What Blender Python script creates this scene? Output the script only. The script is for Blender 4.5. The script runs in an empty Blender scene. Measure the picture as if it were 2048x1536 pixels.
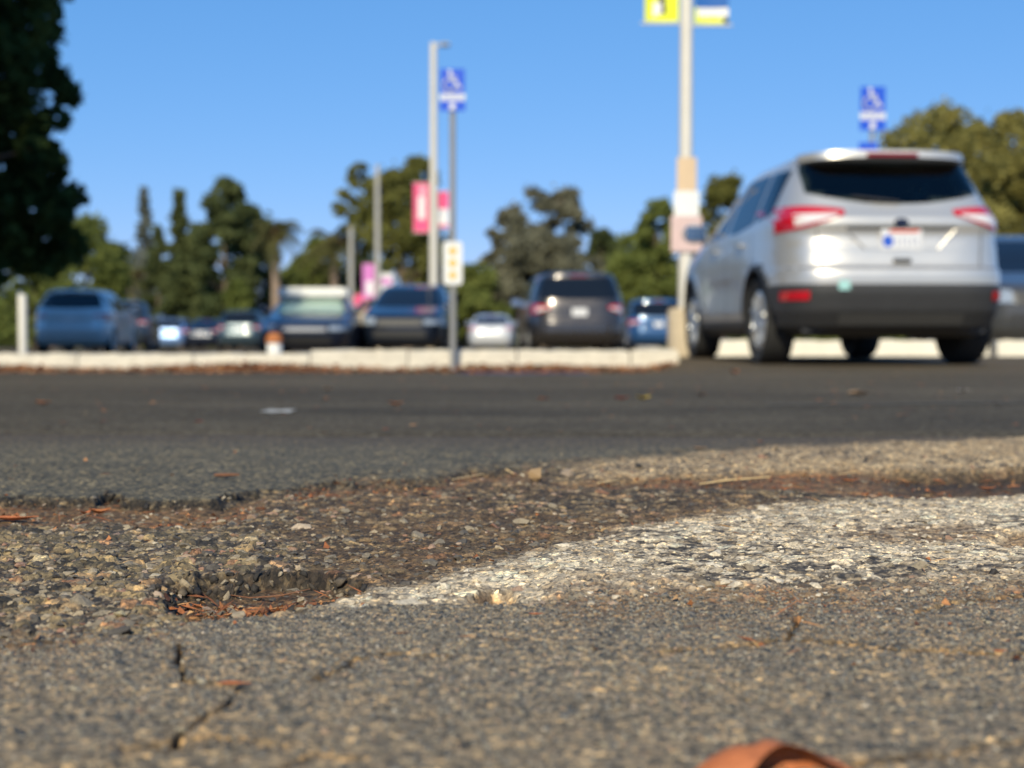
import bpy, bmesh, math, random
import numpy as np
from mathutils import Vector, Matrix

R = math.radians
sc = bpy.context.scene
col = sc.collection

# ------------------------------------------------------------------ camera
CAM_H, F_PX, HOR = 0.26, 2900.0, 664.0
PITCH = math.atan((768 - HOR) / F_PX)
cam_d = bpy.data.cameras.new('camera')
cam = bpy.data.objects.new('camera', cam_d)
col.objects.link(cam)
cam.location = (0, 0, CAM_H)
cam.rotation_euler = (math.pi / 2 - PITCH, 0, 0)
cam_d.sensor_width = 36
cam_d.lens = F_PX / 2048 * 36
cam_d.clip_start, cam_d.clip_end = 0.05, 6000
cam_d.dof.use_dof = True
cam_d.dof.focus_distance = 1.64
cam_d.dof.aperture_fstop = 4.6
cam_d.dof.aperture_blades = 0
sc.camera = cam

# ------------------------------------------------------------------ sky, sun, exposure
SUN_AZ, SUN_EL = 191.0, 35.0          # clockwise from +Y: behind the camera, a little to the left
w = bpy.data.worlds.new('World')
sc.world = w
w.use_nodes = True
wn = w.node_tree
sky = wn.nodes.new('ShaderNodeTexSky')
sky.sky_type = 'NISHITA'
sky.sun_disc = False
sky.sun_elevation = R(SUN_EL)
sky.sun_rotation = R(SUN_AZ)
sky.air_density, sky.dust_density, sky.ozone_density, sky.altitude = 1.0, 0.0, 10.0, 2000
# the phone's rendition of that sky: per-channel contrast
w_sep = wn.nodes.new('ShaderNodeSeparateColor')
w_com = wn.nodes.new('ShaderNodeCombineColor')
wn.links.new(sky.outputs[0], w_sep.inputs[0])
for k_, (g_, a_) in enumerate(((0.89, 1.34), (0.55, 2.28), (0.45, 3.68))):
    pw = wn.nodes.new('ShaderNodeMath')
    pw.operation = 'POWER'
    pw.inputs[1].default_value = g_
    ml = wn.nodes.new('ShaderNodeMath')
    ml.operation = 'MULTIPLY'
    ml.inputs[1].default_value = a_
    wn.links.new(w_sep.outputs[k_], pw.inputs[0])
    wn.links.new(pw.outputs[0], ml.inputs[0])
    wn.links.new(ml.outputs[0], w_com.inputs[k_])
wn.links.new(w_com.outputs[0], wn.nodes['Background'].inputs[0])
wn.nodes['Background'].inputs[1].default_value = 0.10
sun_d = bpy.data.lights.new('sun', 'SUN')
sun_d.energy = 5.0
sun_d.angle = R(0.53)
sun_d.color = (1.0, 0.90, 0.66)
sun = bpy.data.objects.new('sun', sun_d)
col.objects.link(sun)
to_sun = Vector((math.sin(R(SUN_AZ)) * math.cos(R(SUN_EL)), math.cos(R(SUN_AZ)) * math.cos(R(SUN_EL)), math.sin(R(SUN_EL))))
sun.rotation_euler = (-to_sun).to_track_quat('-Z', 'Y').to_euler()
sun.location = (0, 0, 40)
vs = sc.view_settings
vs.view_transform = 'Standard'
vs.look = 'None'
vs.exposure = 0.0
vs.gamma = 1.0
vs.use_curve_mapping = False
sc.cycles.max_bounces = 6
sc.cycles.diffuse_bounces = 2
sc.cycles.transparent_max_bounces = 12
sc.cycles.sample_clamp_indirect = 6
sc.cycles.use_denoising = True

random.seed(11)
RNG = np.random.default_rng(7)


def ray(px, py):
    cx, cy = (px - 1024) / F_PX, (768 - py) / F_PX
    return Vector((cx, math.cos(PITCH) + math.sin(PITCH) * cy, -math.sin(PITCH) + math.cos(PITCH) * cy))


def at(px, py, d):
    """The point of the photograph's pixel at depth d (metres along +Y)."""
    r = ray(px, py)
    return Vector((0, 0, CAM_H)) + r * (d / r.y)


def onground(px, py):
    r = ray(px, py)
    return Vector((0, 0, CAM_H)) + r * (-CAM_H / r.z)


# ------------------------------------------------------------------ naming helpers
def tag(o, label=None, cat=None, group=None, kind=None):
    if label: o['label'] = label
    if cat: o['category'] = cat
    if group: o['group'] = group
    if kind: o['kind'] = kind
    return o


def empty(name, loc=(0, 0, 0), rz=0, parent=None):
    o = bpy.data.objects.new(name, None)
    col.objects.link(o)
    o.location = loc
    o.rotation_euler = (0, 0, rz)
    o.parent = parent
    o.empty_display_size = 0.1
    return o


def thing(name, label, cat, loc=(0, 0, 0), rz=0, group=None):
    return tag(empty(name, loc, rz), label, cat, group)


def copy_tree(o, parent=None):
    c = o.copy()
    col.objects.link(c)
    if parent: c.parent = parent
    for ch in o.children:
        copy_tree(ch, c)
    return c


class MB:
    def __init__(s):
        s.v, s.f = [], []

    def add(s, vv, ff):
        n = len(s.v)
        s.v += [tuple(p) for p in vv]
        s.f += [tuple(i + n for i in q) for q in ff]
        return s

    def box(s, c, d, rz=0):
        x, y, z = d[0] / 2, d[1] / 2, d[2] / 2
        ca, sa = math.cos(rz), math.sin(rz)
        vv = []
        for dz in (-z, z):
            for dx, dy in ((-x, -y), (x, -y), (x, y), (-x, y)):
                vv.append((c[0] + dx * ca - dy * sa, c[1] + dx * sa + dy * ca, c[2] + dz))
        return s.add(vv, [(3, 2, 1, 0), (4, 5, 6, 7), (0, 1, 5, 4), (1, 2, 6, 5), (2, 3, 7, 6), (3, 0, 4, 7)])

    def tube(s, pts, rad, n=8, caps=True):
        pts = [Vector(p) for p in pts]
        if not hasattr(rad, '__len__'): rad = [rad] * len(pts)
        rings = []
        for i, p in enumerate(pts):
            t = (pts[min(i + 1, len(pts) - 1)] - pts[max(i - 1, 0)]).normalized()
            a = t.orthogonal().normalized() if abs(t.z) < 0.99 else Vector((1, 0, 0))
            a = (a - t * a.dot(t)).normalized()
            b = t.cross(a)
            rings.append([p + (a * math.cos(k * 2 * math.pi / n) + b * math.sin(k * 2 * math.pi / n)) * rad[i] for k in range(n)])
        vv = [q for r in rings for q in r]
        ff = [(i * n + k, i * n + (k + 1) % n, (i + 1) * n + (k + 1) % n, (i + 1) * n + k) for i in range(len(pts) - 1) for k in range(n)]
        if caps:
            ff += [tuple(range(n - 1, -1, -1)), tuple((len(pts) - 1) * n + k for k in range(n))]
        return s.add(vv, ff)

    def lathe(s, prof, n=20, axis='z', c=(0, 0, 0)):
        vv = []
        for r, h in prof:
            for k in range(n):
                a = 2 * math.pi * k / n
                p = (r * math.cos(a), r * math.sin(a), h) if axis == 'z' else (h, r * math.cos(a), r * math.sin(a))
                vv.append((p[0] + c[0], p[1] + c[1], p[2] + c[2]))
        m = len(prof)
        ff = [(i * n + k, i * n + (k + 1) % n, (i + 1) * n + (k + 1) % n, (i + 1) * n + k) for i in range(m - 1) for k in range(n)]
        if prof[0][0] > 1e-6: ff.append(tuple(range(n - 1, -1, -1)))
        if prof[-1][0] > 1e-6: ff.append(tuple((m - 1) * n + k for k in range(n)))
        return s.add(vv, ff)

    def grid(s, fn, nu, nv):
        vv = [fn(i / nu, j / nv) for j in range(nv + 1) for i in range(nu + 1)]
        ff = [(j * (nu + 1) + i, j * (nu + 1) + i + 1, (j + 1) * (nu + 1) + i + 1, (j + 1) * (nu + 1) + i) for j in range(nv) for i in range(nu)]
        return s.add(vv, ff)

    def plate(s, poly, y, t, flip=1):
        """A polygon in x,z standing at depth y, thickness t towards -y."""
        n = len(poly)
        vv = [(p[0], y, p[1]) for p in poly] + [(p[0], y - t, p[1]) for p in poly]
        ff = [tuple(range(n)), tuple(range(2 * n - 1, n - 1, -1))] + [(k, (k + 1) % n, n + (k + 1) % n, n + k) for k in range(n)]
        return s.add(vv, ff)

    def build(s, name, m, parent=None, smooth=35, loc=None, bevel=0):
        me = bpy.data.meshes.new(name)
        me.from_pydata(s.v, [], s.f)
        me.validate()
        bm = bmesh.new()
        bm.from_mesh(me)
        bmesh.ops.recalc_face_normals(bm, faces=bm.faces)
        if bevel:
            bmesh.ops.bevel(bm, geom=[e for e in bm.edges if len(e.link_faces) == 2 and e.calc_face_angle(0) > 0.6], offset=bevel, segments=2, affect='EDGES', clamp_overlap=True)
        bm.to_mesh(me)
        bm.free()
        if smooth:
            me.shade_smooth()
            me.set_sharp_from_angle(angle=R(smooth))
        o = bpy.data.objects.new(name, me)
        if m: me.materials.append(m)
        col.objects.link(o)
        if parent: o.parent = parent
        if loc: o.location = loc
        return o


# ------------------------------------------------------------------ materials
def new_mat(name):
    m = bpy.data.materials.new(name)
    m.use_nodes = True
    nt = m.node_tree
    return m, nt, nt.nodes['Principled BSDF']


def mat(name, c, rough=0.5, metal=0.0, var=0.12, scale=6.0, bump=0.0, bscale=60, coat=0.0, spec=0.5):
    """Principled with a noise-varied colour, varied roughness and an optional fine bump."""
    m, nt, b = new_mat(name)
    tc = nt.nodes.new('ShaderNodeTexCoord')
    nz = nt.nodes.new('ShaderNodeTexNoise')
    nz.inputs['Scale'].default_value = scale
    nz.inputs['Detail'].default_value = 6
    nz.inputs['Roughness'].default_value = 0.65
    nt.links.new(tc.outputs['Object'], nz.inputs['Vector'])
    mx = nt.nodes.new('ShaderNodeMix')
    mx.data_type = 'RGBA'
    mx.inputs[6].default_value = (*[max(0, v * (1 - var)) for v in c], 1)
    mx.inputs[7].default_value = (*[min(1, v * (1 + var)) for v in c], 1)
    nt.links.new(nz.outputs['Fac'], mx.inputs[0])
    nt.links.new(mx.outputs[2], b.inputs['Base Color'])
    mr = nt.nodes.new('ShaderNodeMapRange')
    mr.inputs['To Min'].default_value = max(0.02, rough - 0.07)
    mr.inputs['To Max'].default_value = min(1, rough + 0.07)
    nt.links.new(nz.outputs['Fac'], mr.inputs['Value'])
    nt.links.new(mr.outputs[0], b.inputs['Roughness'])
    b.inputs['Metallic'].default_value = metal
    b.inputs['Specular IOR Level'].default_value = spec
    if coat:
        b.inputs['Coat Weight'].default_value = coat
        b.inputs['Coat Roughness'].default_value = 0.04
    if bump:
        n2 = nt.nodes.new('ShaderNodeTexNoise')
        n2.inputs['Scale'].default_value = bscale
        n2.inputs['Detail'].default_value = 5
        nt.links.new(tc.outputs['Object'], n2.inputs['Vector'])
        bp = nt.nodes.new('ShaderNodeBump')
        bp.inputs['Strength'].default_value = bump
        bp.inputs['Distance'].default_value = 0.02
        nt.links.new(n2.outputs['Fac'], bp.inputs['Height'])
        nt.links.new(bp.outputs[0], b.inputs['Normal'])
    return m


def leaf_mat(name, dark, light, trans=0.3):
    m = bpy.data.materials.new(name)
    m.use_nodes = True
    nt = m.node_tree
    nt.nodes.clear()
    out = nt.nodes.new('ShaderNodeOutputMaterial')
    g = nt.nodes.new('ShaderNodeNewGeometry')
    tc = nt.nodes.new('ShaderNodeTexCoord')
    nz = nt.nodes.new('ShaderNodeTexNoise')
    nz.inputs['Scale'].default_value = 0.5
    nz.inputs['Detail'].default_value = 3
    nt.links.new(tc.outputs['Object'], nz.inputs['Vector'])
    ad = nt.nodes.new('ShaderNodeMath')
    ad.operation = 'MULTIPLY_ADD'
    ad.inputs[1].default_value = 0.5
    nt.links.new(g.outputs['Random Per Island'], ad.inputs[0])
    mr = nt.nodes.new('ShaderNodeMapRange')
    mr.inputs['From Min'].default_value = 0.3
    mr.inputs['From Max'].default_value = 0.7
    mr.inputs['To Min'].default_value = 0.0
    mr.inputs['To Max'].default_value = 0.5
    nt.links.new(nz.outputs['Fac'], mr.inputs['Value'])
    nt.links.new(mr.outputs[0], ad.inputs[2])
    mx = nt.nodes.new('ShaderNodeMix')
    mx.data_type = 'RGBA'
    mx.inputs[6].default_value = (*dark, 1)
    mx.inputs[7].default_value = (*light, 1)
    nt.links.new(ad.outputs[0], mx.inputs[0])
    d = nt.nodes.new('ShaderNodeBsdfDiffuse')
    t = nt.nodes.new('ShaderNodeBsdfTranslucent')
    nt.links.new(mx.outputs[2], d.inputs[0])
    nt.links.new(mx.outputs[2], t.inputs[0])
    ms = nt.nodes.new('ShaderNodeMixShader')
    ms.inputs[0].default_value = trans
    nt.links.new(d.outputs[0], ms.inputs[1])
    nt.links.new(t.outputs[0], ms.inputs[2])
    nt.links.new(ms.outputs[0], out.inputs[0])
    return m


def tinted_glass(name, tint, rough=0.02):
    m = bpy.data.materials.new(name)
    m.use_nodes = True
    nt = m.node_tree
    nt.nodes.clear()
    out = nt.nodes.new('ShaderNodeOutputMaterial')
    tc = nt.nodes.new('ShaderNodeTexCoord')
    nz = nt.nodes.new('ShaderNodeTexNoise')
    nz.inputs['Scale'].default_value = 3
    nt.links.new(tc.outputs['Object'], nz.inputs['Vector'])
    mx = nt.nodes.new('ShaderNodeMix')
    mx.data_type = 'RGBA'
    mx.inputs[6].default_value = (*[v * 0.9 for v in tint], 1)
    mx.inputs[7].default_value = (*tint, 1)
    nt.links.new(nz.outputs['Fac'], mx.inputs[0])
    tr = nt.nodes.new('ShaderNodeBsdfTransparent')
    nt.links.new(mx.outputs[2], tr.inputs[0])
    gl = nt.nodes.new('ShaderNodeBsdfGlossy')
    gl.inputs['Roughness'].default_value = rough
    fr = nt.nodes.new('ShaderNodeFresnel')
    fr.inputs['IOR'].default_value = 1.5
    ms = nt.nodes.new('ShaderNodeMixShader')
    nt.links.new(fr.outputs[0], ms.inputs[0])
    nt.links.new(tr.outputs[0], ms.inputs[1])
    nt.links.new(gl.outputs[0], ms.inputs[2])
    nt.links.new(ms.outputs[0], out.inputs[0])
    return m


def paint(name, c, metal=0.5, rough=0.35):
    return mat(name, c, rough, metal, var=0.03, scale=3, coat=0.6)


M = {}
M['silver'] = paint('silver metallic paint', (0.66, 0.63, 0.585), 0.62, 0.37)
M['black_plastic'] = mat('black textured plastic', (0.035, 0.035, 0.037), 0.55, 0, 0.2, 20, 0.1, 300)
M['dark_glass'] = mat('dark window glass', (0.008, 0.010, 0.014), 0.05, 0, 0.1, 2)
M['green_reflection'] = mat('windscreen with painted reflection', (0.30, 0.42, 0.34), 0.15, 0, 0.3, 2)  # greenish reflection put into the base colour
M['suv_glass'] = tinted_glass('privacy glass', (0.22, 0.27, 0.25))
M['screen_glass'] = tinted_glass('windscreen glass', (0.80, 0.88, 0.82))
M['tyre'] = mat('tyre rubber', (0.022, 0.021, 0.020), 0.85, 0, 0.3, 15, 0.2, 90)
M['alloy'] = mat('alloy wheel', (0.62, 0.62, 0.61), 0.32, 0.7, 0.08, 8)
M['lamp_red'] = mat('red lamp lens', (0.50, 0.008, 0.02), 0.12, 0, 0.15, 8, coat=0.5)
M['lamp_clear'] = mat('clear lamp lens', (0.75, 0.70, 0.68), 0.12, 0.1, 0.1, 8, coat=0.5)
M['lamp_dark_red'] = mat('dark red lamp lens', (0.20, 0.008, 0.012), 0.15, 0, 0.1, 8)
M['plate_white'] = mat('licence plate white', (0.72, 0.72, 0.74), 0.4, 0, 0.05, 10)
M['plate_red'] = mat('plate red print', (0.62, 0.10, 0.05), 0.5, 0, 0.1, 20)
M['plate_blue'] = mat('plate blue print', (0.02, 0.10, 0.55), 0.5, 0, 0.1, 20)
M['badge'] = mat('dark blue badge', (0.015, 0.02, 0.05), 0.25, 0.2, 0.1, 10)
M['chrome'] = mat('chrome trim', (0.7, 0.7, 0.72), 0.15, 1.0, 0.05, 10)
M['interior'] = mat('dark car interior cloth', (0.018, 0.018, 0.02), 0.9, 0, 0.2, 10)
M['bumper_spot'] = mat('pale turquoise sticker', (0.35, 0.62, 0.60), 0.5, 0, 0.1, 10)
M['headlamp'] = mat('headlamp lens', (0.35, 0.40, 0.46), 0.12, 0.3, 0.1, 10)
M['white_paint'] = mat('weathered white kerb paint', (0.58, 0.53, 0.44), 0.8, 0, 0.34, 9, 0.5, 30)
M['concrete'] = mat('tan concrete', (0.50, 0.41, 0.29), 0.85, 0, 0.18, 7, 0.3, 50)
M['pole'] = mat('weathered galvanised pole', (0.46, 0.44, 0.40), 0.55, 0.2, 0.1, 5)
M['pole_dark'] = mat('dull zinc sign post', (0.30, 0.30, 0.30), 0.55, 0.2, 0.12, 8)
M['pole_white'] = mat('cream painted lamp pole', (0.66, 0.63, 0.57), 0.5, 0.0, 0.08, 5)
M['sign_blue'] = mat('blue sign sheet', (0.012, 0.085, 0.62), 0.35, 0, 0.06, 12)
M['sign_white'] = mat('white sign sheet', (0.74, 0.74, 0.72), 0.4, 0, 0.06, 12)
M['sign_yellow'] = mat('amber print', (0.78, 0.46, 0.06), 0.5, 0, 0.08, 12)
M['banner_pink'] = mat('pink banner cloth', (0.80, 0.095, 0.24), 0.7, 0, 0.1, 6)
M['banner_purple'] = mat('orchid banner cloth', (0.62, 0.20, 0.52), 0.7, 0, 0.1, 6)
M['banner_yellow'] = mat('lime yellow banner cloth', (0.72, 0.76, 0.02), 0.7, 0, 0.08, 6)
M['banner_blue'] = mat('blue banner cloth', (0.015, 0.12, 0.42), 0.7, 0, 0.08, 6)
M['banner_white'] = mat('white banner print', (0.78, 0.77, 0.77), 0.7, 0, 0.06, 6)
M['banner_black'] = mat('black banner print', (0.03, 0.035, 0.04), 0.7, 0, 0.1, 6)
M['notice_tan'] = mat('faded tan notice', (0.62, 0.46, 0.30), 0.7, 0, 0.1, 9)
M['notice_pink'] = mat('faded pink notice', (0.60, 0.44, 0.42), 0.7, 0, 0.12, 9)
M['bark'] = mat('grey brown bark', (0.16, 0.12, 0.09), 0.95, 0, 0.3, 4, 0.6, 12)
M['palm_bark'] = mat('tan palm bark', (0.30, 0.22, 0.16), 0.95, 0, 0.3, 6, 0.6, 12)
M['rust'] = mat('rusty orange cap', (0.42, 0.15, 0.05), 0.8, 0, 0.3, 12)
M['blue_line'] = mat('worn blue road paint', (0.07, 0.11, 0.34), 0.8, 0, 0.4, 14)
M['white_line'] = mat('worn white road paint', (0.40, 0.39, 0.36), 0.85, 0, 0.5, 18)


def car_paint(name, c, metal=0.3, rough=0.3):
    return paint(name, c, metal, rough)

# ------------------------------------------------------------------ noise helpers
def smooth(a, b, x):
    t = np.clip((x - a) / (b - a), 0, 1)
    return t * t * (3 - 2 * t)


_T = RNG.random((512, 512))


def vnoise(x, y, s, seed=0):
    x = x / s + seed * 17.37
    y = y / s + seed * 9.11
    xi, yi = np.floor(x).astype(int), np.floor(y).astype(int)
    fx, fy = x - xi, y - yi
    fx = fx * fx * (3 - 2 * fx)
    fy = fy * fy * (3 - 2 * fy)
    g = lambda i, j: _T[(i + seed * 31) % 512, j % 512]
    return (g(xi, yi) * (1 - fx) + g(xi + 1, yi) * fx) * (1 - fy) + (g(xi, yi + 1) * (1 - fx) + g(xi + 1, yi + 1) * fx) * fy


def fbm(x, y, s, oct=4, seed=0, gain=0.5):
    a, t, n = 1.0, 0.0, 0.0
    for k in range(oct):
        t = t + a * (vnoise(x, y, s, seed + k * 3) - 0.5)
        n += a * 0.5
        a *= gain
        s *= 0.5
    return t / n


def worley(x, y, cell, seed):
    rng = np.random.default_rng(seed)
    tab = rng.random((512, 512, 2))
    gx, gy = x / cell, y / cell
    ix, iy = np.floor(gx).astype(int), np.floor(gy).astype(int)
    f1 = np.full(x.shape, 9.0)
    f2 = np.full(x.shape, 9.0)
    idn = np.zeros(x.shape, int)
    vx, vy = np.zeros(x.shape), np.zeros(x.shape)
    for dx in (-1, 0, 1):
        for dy in (-1, 0, 1):
            cx, cy = ix + dx, iy + dy
            t = tab[cx % 512, cy % 512]
            ox, oy = gx - (cx + t[..., 0]), gy - (cy + t[..., 1])
            dd = np.sqrt(ox * ox + oy * oy)
            near = dd < f1
            f2 = np.where(near, f1, np.minimum(f2, dd))
            idn = np.where(near, (cx % 512) * 512 + cy % 512, idn)
            vx, vy = np.where(near, ox, vx), np.where(near, oy, vy)
            f1 = np.where(near, dd, f1)
    r = np.random.default_rng(seed + 50).random((512 * 512, 4))
    return f1, f2, r[idn], vx, vy


# ------------------------------------------------------------------ the ground: large shape
def G(x, y):
    """Height of the paved ground: level round the camera and the silver car, a gutter dip before the kerb, falling away beyond."""
    x, y = np.asarray(x, float), np.asarray(y, float)
    wl = 1 - smooth(1.15, 1.75, x)
    far = -0.103 - 0.009 * (np.clip(y, 13.5, 130) - 13.5)
    left = np.where(y < 13.5, -0.103 * smooth(8.0, 13.4, y), far)
    right = far * smooth(14.9, 22, y)
    return wl * left + (1 - wl) * right


def gz(x, y):
    return float(G(x, y))


FAN_N, FAN_F = 0.62, 3.95


def fan_half(y):
    return 0.353 * y * 1.15 + 0.75


def sheet(name, X, Y, Z, m, kind=None, colr=None, uvw=None):
    nr, nc = X.shape
    me = bpy.data.meshes.new(name)
    nv = nr * nc
    me.vertices.add(nv)
    me.vertices.foreach_set('co', np.stack([X, Y, Z], -1).astype(np.float32).ravel())
    i = np.arange(nr * nc).reshape(nr, nc)
    q = np.stack([i[:-1, :-1], i[:-1, 1:], i[1:, 1:], i[1:, :-1]], -1).reshape(-1, 4)
    nf = len(q)
    me.loops.add(nf * 4)
    me.loops.foreach_set('vertex_index', q.ravel().astype(np.int32))
    me.polygons.add(nf)
    me.polygons.foreach_set('loop_start', np.arange(0, nf * 4, 4, dtype=np.int32))
    me.polygons.foreach_set('loop_total', np.full(nf, 4, np.int32))
    me.polygons.foreach_set('use_smooth', np.ones(nf, bool))
    me.update()
    me.validate()
    if colr is not None:
        a = me.color_attributes.new('stone_colour', 'FLOAT_COLOR', 'POINT')
        c4 = np.ones((nv, 4), np.float32)
        c4[:, :3] = colr.reshape(-1, 3)
        a.data.foreach_set('color', c4.ravel())
    me.materials.append(m)
    o = bpy.data.objects.new(name, me)
    col.objects.link(o)
    if kind: o['kind'] = kind
    return o


# material of the asphalt beyond the worn patch
def asphalt_material():
    m, nt, b = new_mat('grey asphalt')
    N, L = nt.nodes.new, nt.links.new
    geo = N('ShaderNodeNewGeometry')
    vor = N('ShaderNodeTexVoronoi')
    vor.inputs['Scale'].default_value = 95
    L(geo.outputs['Position'], vor.inputs['Vector'])
    rmp = N('ShaderNodeValToRGB')
    e = rmp.color_ramp.elements
    e[0].position, e[0].color = 0.0, (0.050, 0.041, 0.028, 1)
    e[1].position, e[1].color = 1.0, (0.17, 0.145, 0.10, 1)
    for p, c in ((0.55, (0.078, 0.062, 0.042, 1)), (0.86, (0.092, 0.078, 0.053, 1))):
        k = rmp.color_ramp.elements.new(p)
        k.color = c
    sp = N('ShaderNodeSeparateColor')
    L(vor.outputs['Color'], sp.inputs[0])
    L(sp.outputs[0], rmp.inputs[0])
    big = N('ShaderNodeTexNoise')
    big.inputs['Scale'].default_value = 0.9
    big.inputs['Detail'].default_value = 8
    big.inputs['Roughness'].default_value = 0.7
    st_ = N('ShaderNodeMapping')
    st_.inputs['Scale'].default_value = (0.35, 1.0, 1.0)
    L(geo.outputs['Position'], st_.inputs['Vector'])
    L(st_.outputs[0], big.inputs['Vector'])
    bmr = N('ShaderNodeMapRange')
    bmr.inputs['From Min'].default_value, bmr.inputs['From Max'].default_value = 0.3, 0.7
    bmr.inputs['To Min'].default_value, bmr.inputs['To Max'].default_value = 0.50, 1.55
    L(big.outputs['Fac'], bmr.inputs['Value'])
    mul = N('ShaderNodeMix')
    mul.data_type, mul.blend_type = 'RGBA', 'MULTIPLY'
    mul.inputs[0].default_value = 1
    L(rmp.outputs[0], mul.inputs[6])
    L(bmr.outputs[0], mul.inputs[7])
    # brown dust that lies thicker towards the kerb
    sx = N('ShaderNodeSeparateXYZ')
    L(geo.outputs['Position'], sx.inputs[0])
    dmr = N('ShaderNodeMapRange')
    dmr.inputs['From Min'].default_value, dmr.inputs['From Max'].default_value = 5.0, 13.0
    dmr.inputs['To Max'].default_value = 0.75
    L(sx.outputs['Y'], dmr.inputs['Value'])
    dn = N('ShaderNodeTexNoise')
    dn.inputs['Scale'].default_value = 1.6
    dn.inputs['Detail'].default_value = 6
    L(geo.outputs['Position'], dn.inputs['Vector'])
    dm = N('ShaderNodeMath')
    dm.operation = 'MULTIPLY'
    L(dmr.outputs[0], dm.inputs[0])
    L(dn.outputs['Fac'], dm.inputs[1])
    dust = N('ShaderNodeMix')
    dust.data_type = 'RGBA'
    dust.inputs[7].default_value = (0.17, 0.125, 0.075, 1)
    L(dm.outputs[0], dust.inputs[0])
    L(mul.outputs[2], dust.inputs[6])
    L(dust.outputs[2], b.inputs['Base Color'])
    b.inputs['Roughness'].default_value = 0.85
    b.inputs['Specular IOR Level'].default_value = 0.14
    bp = N('ShaderNodeBump')
    bp.inputs['Strength'].default_value = 0.6
    bp.inputs['Distance'].default_value = 0.003
    L(vor.outputs['Distance'], bp.inputs['Height'])
    bp.invert = True
    L(bp.outputs[0], b.inputs['Normal'])
    return m


M['asphalt'] = asphalt_material()


def build_lot():
    t = np.linspace(-7.6, 7.6, 330)
    xs = 2.6 * np.sinh(t)
    s = np.linspace(-7.4, 7.4, 340)
    ys = 8 + 3.0 * np.sinh(s)
    X, Y = np.meshgrid(xs, ys)
    Z = G(X, Y)
    inside = (1 - smooth(-0.42, -0.20, np.abs(X) - fan_half(np.clip(Y, 0.3, 9)))) * smooth(0.66, 0.85, Y) * (1 - smooth(3.3, 3.75, Y))
    Z = Z - 0.075 * inside
    return sheet('parking_lot', X, Y, Z, M['asphalt'], 'structure')


build_lot()


# ------------------------------------------------------------------ the ground: the worn patch in front of the camera
def curve(*xy):
    return np.array(xy[0::2], float), np.array(xy[1::2], float)


C_NEAR = curve(-500, 1310, 0, 1290, 120, 1272, 250, 1262, 400, 1240, 520, 1222, 640, 1210, 760, 1213, 900, 1211, 1000, 1206, 1100, 1204, 1300, 1197, 1500, 1202, 1700, 1194, 2048, 1186, 2600, 1175)
C_FAR = curve(-500, 1004, 0, 1001, 190, 1001, 215, 990, 262, 1004, 300, 1008, 420, 1006, 480, 993, 560, 982, 620, 968, 700, 961, 850, 957, 905, 950, 940, 936, 1080, 936, 1160, 925, 1250, 915, 1400, 902, 1600, 888, 1900, 879, 2048, 871, 2600, 855)
C_W1 = curve(560, 1240, 620, 1216, 700, 1192, 800, 1172, 900, 1150, 1000, 1122, 1100, 1092, 1200, 1070, 1300, 1050, 1400, 1036, 1500, 1022, 1620, 1012, 1750, 1003, 1900, 997, 2048, 990, 2600, 975)
C_W2 = curve(1060, 958, 1140, 962, 1200, 957, 1350, 950, 1500, 943, 1700, 938, 1830, 941, 2048, 938, 2600, 932)
CRACKS = [[(362, 1296), (350, 1330), (372, 1362), (440, 1372), (482, 1378), (452, 1420), (398, 1452), (330, 1500)],
          [(620, 1362), (690, 1325), (770, 1312), (900, 1318)],
          [(1320, 1308), (1470, 1297), (1575, 1280), (1600, 1235)],
          [(1520, 1536), (1700, 1528), (1900, 1505), (2048, 1476), (2300, 1450)],
          [(0, 1292), (80, 1282), (140, 1270)],
          [(1600, 1280), (1800, 1300), (2060, 1310), (2300, 1330)],
          [(560, 1536), (640, 1510), (720, 1520)],
          [(250, 1500), (420, 1478), (560, 1490)],
          [(1830, 1226), (1900, 1210), (2048, 1196)]]


def near_segment(px, py, pts):
    best = np.full(px.shape, 1e9)
    for (x0, y0), (x1, y1) in zip(pts[:-1], pts[1:]):
        dx, dy = x1 - x0, (y1 - y0) * 2.4
        t = np.clip(((px - x0) * dx + (py - y0) * 2.4 * dy) / (dx * dx + dy * dy), 0, 1)
        best = np.minimum(best, np.hypot(px - x0 - t * dx, (py - y0) * 2.4 - t * dy))
    return best


def blob(px, py, cx, cy, rx, ry):
    return np.sqrt(((px - cx) / rx) ** 2 + ((py - cy) / ry) ** 2)


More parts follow.
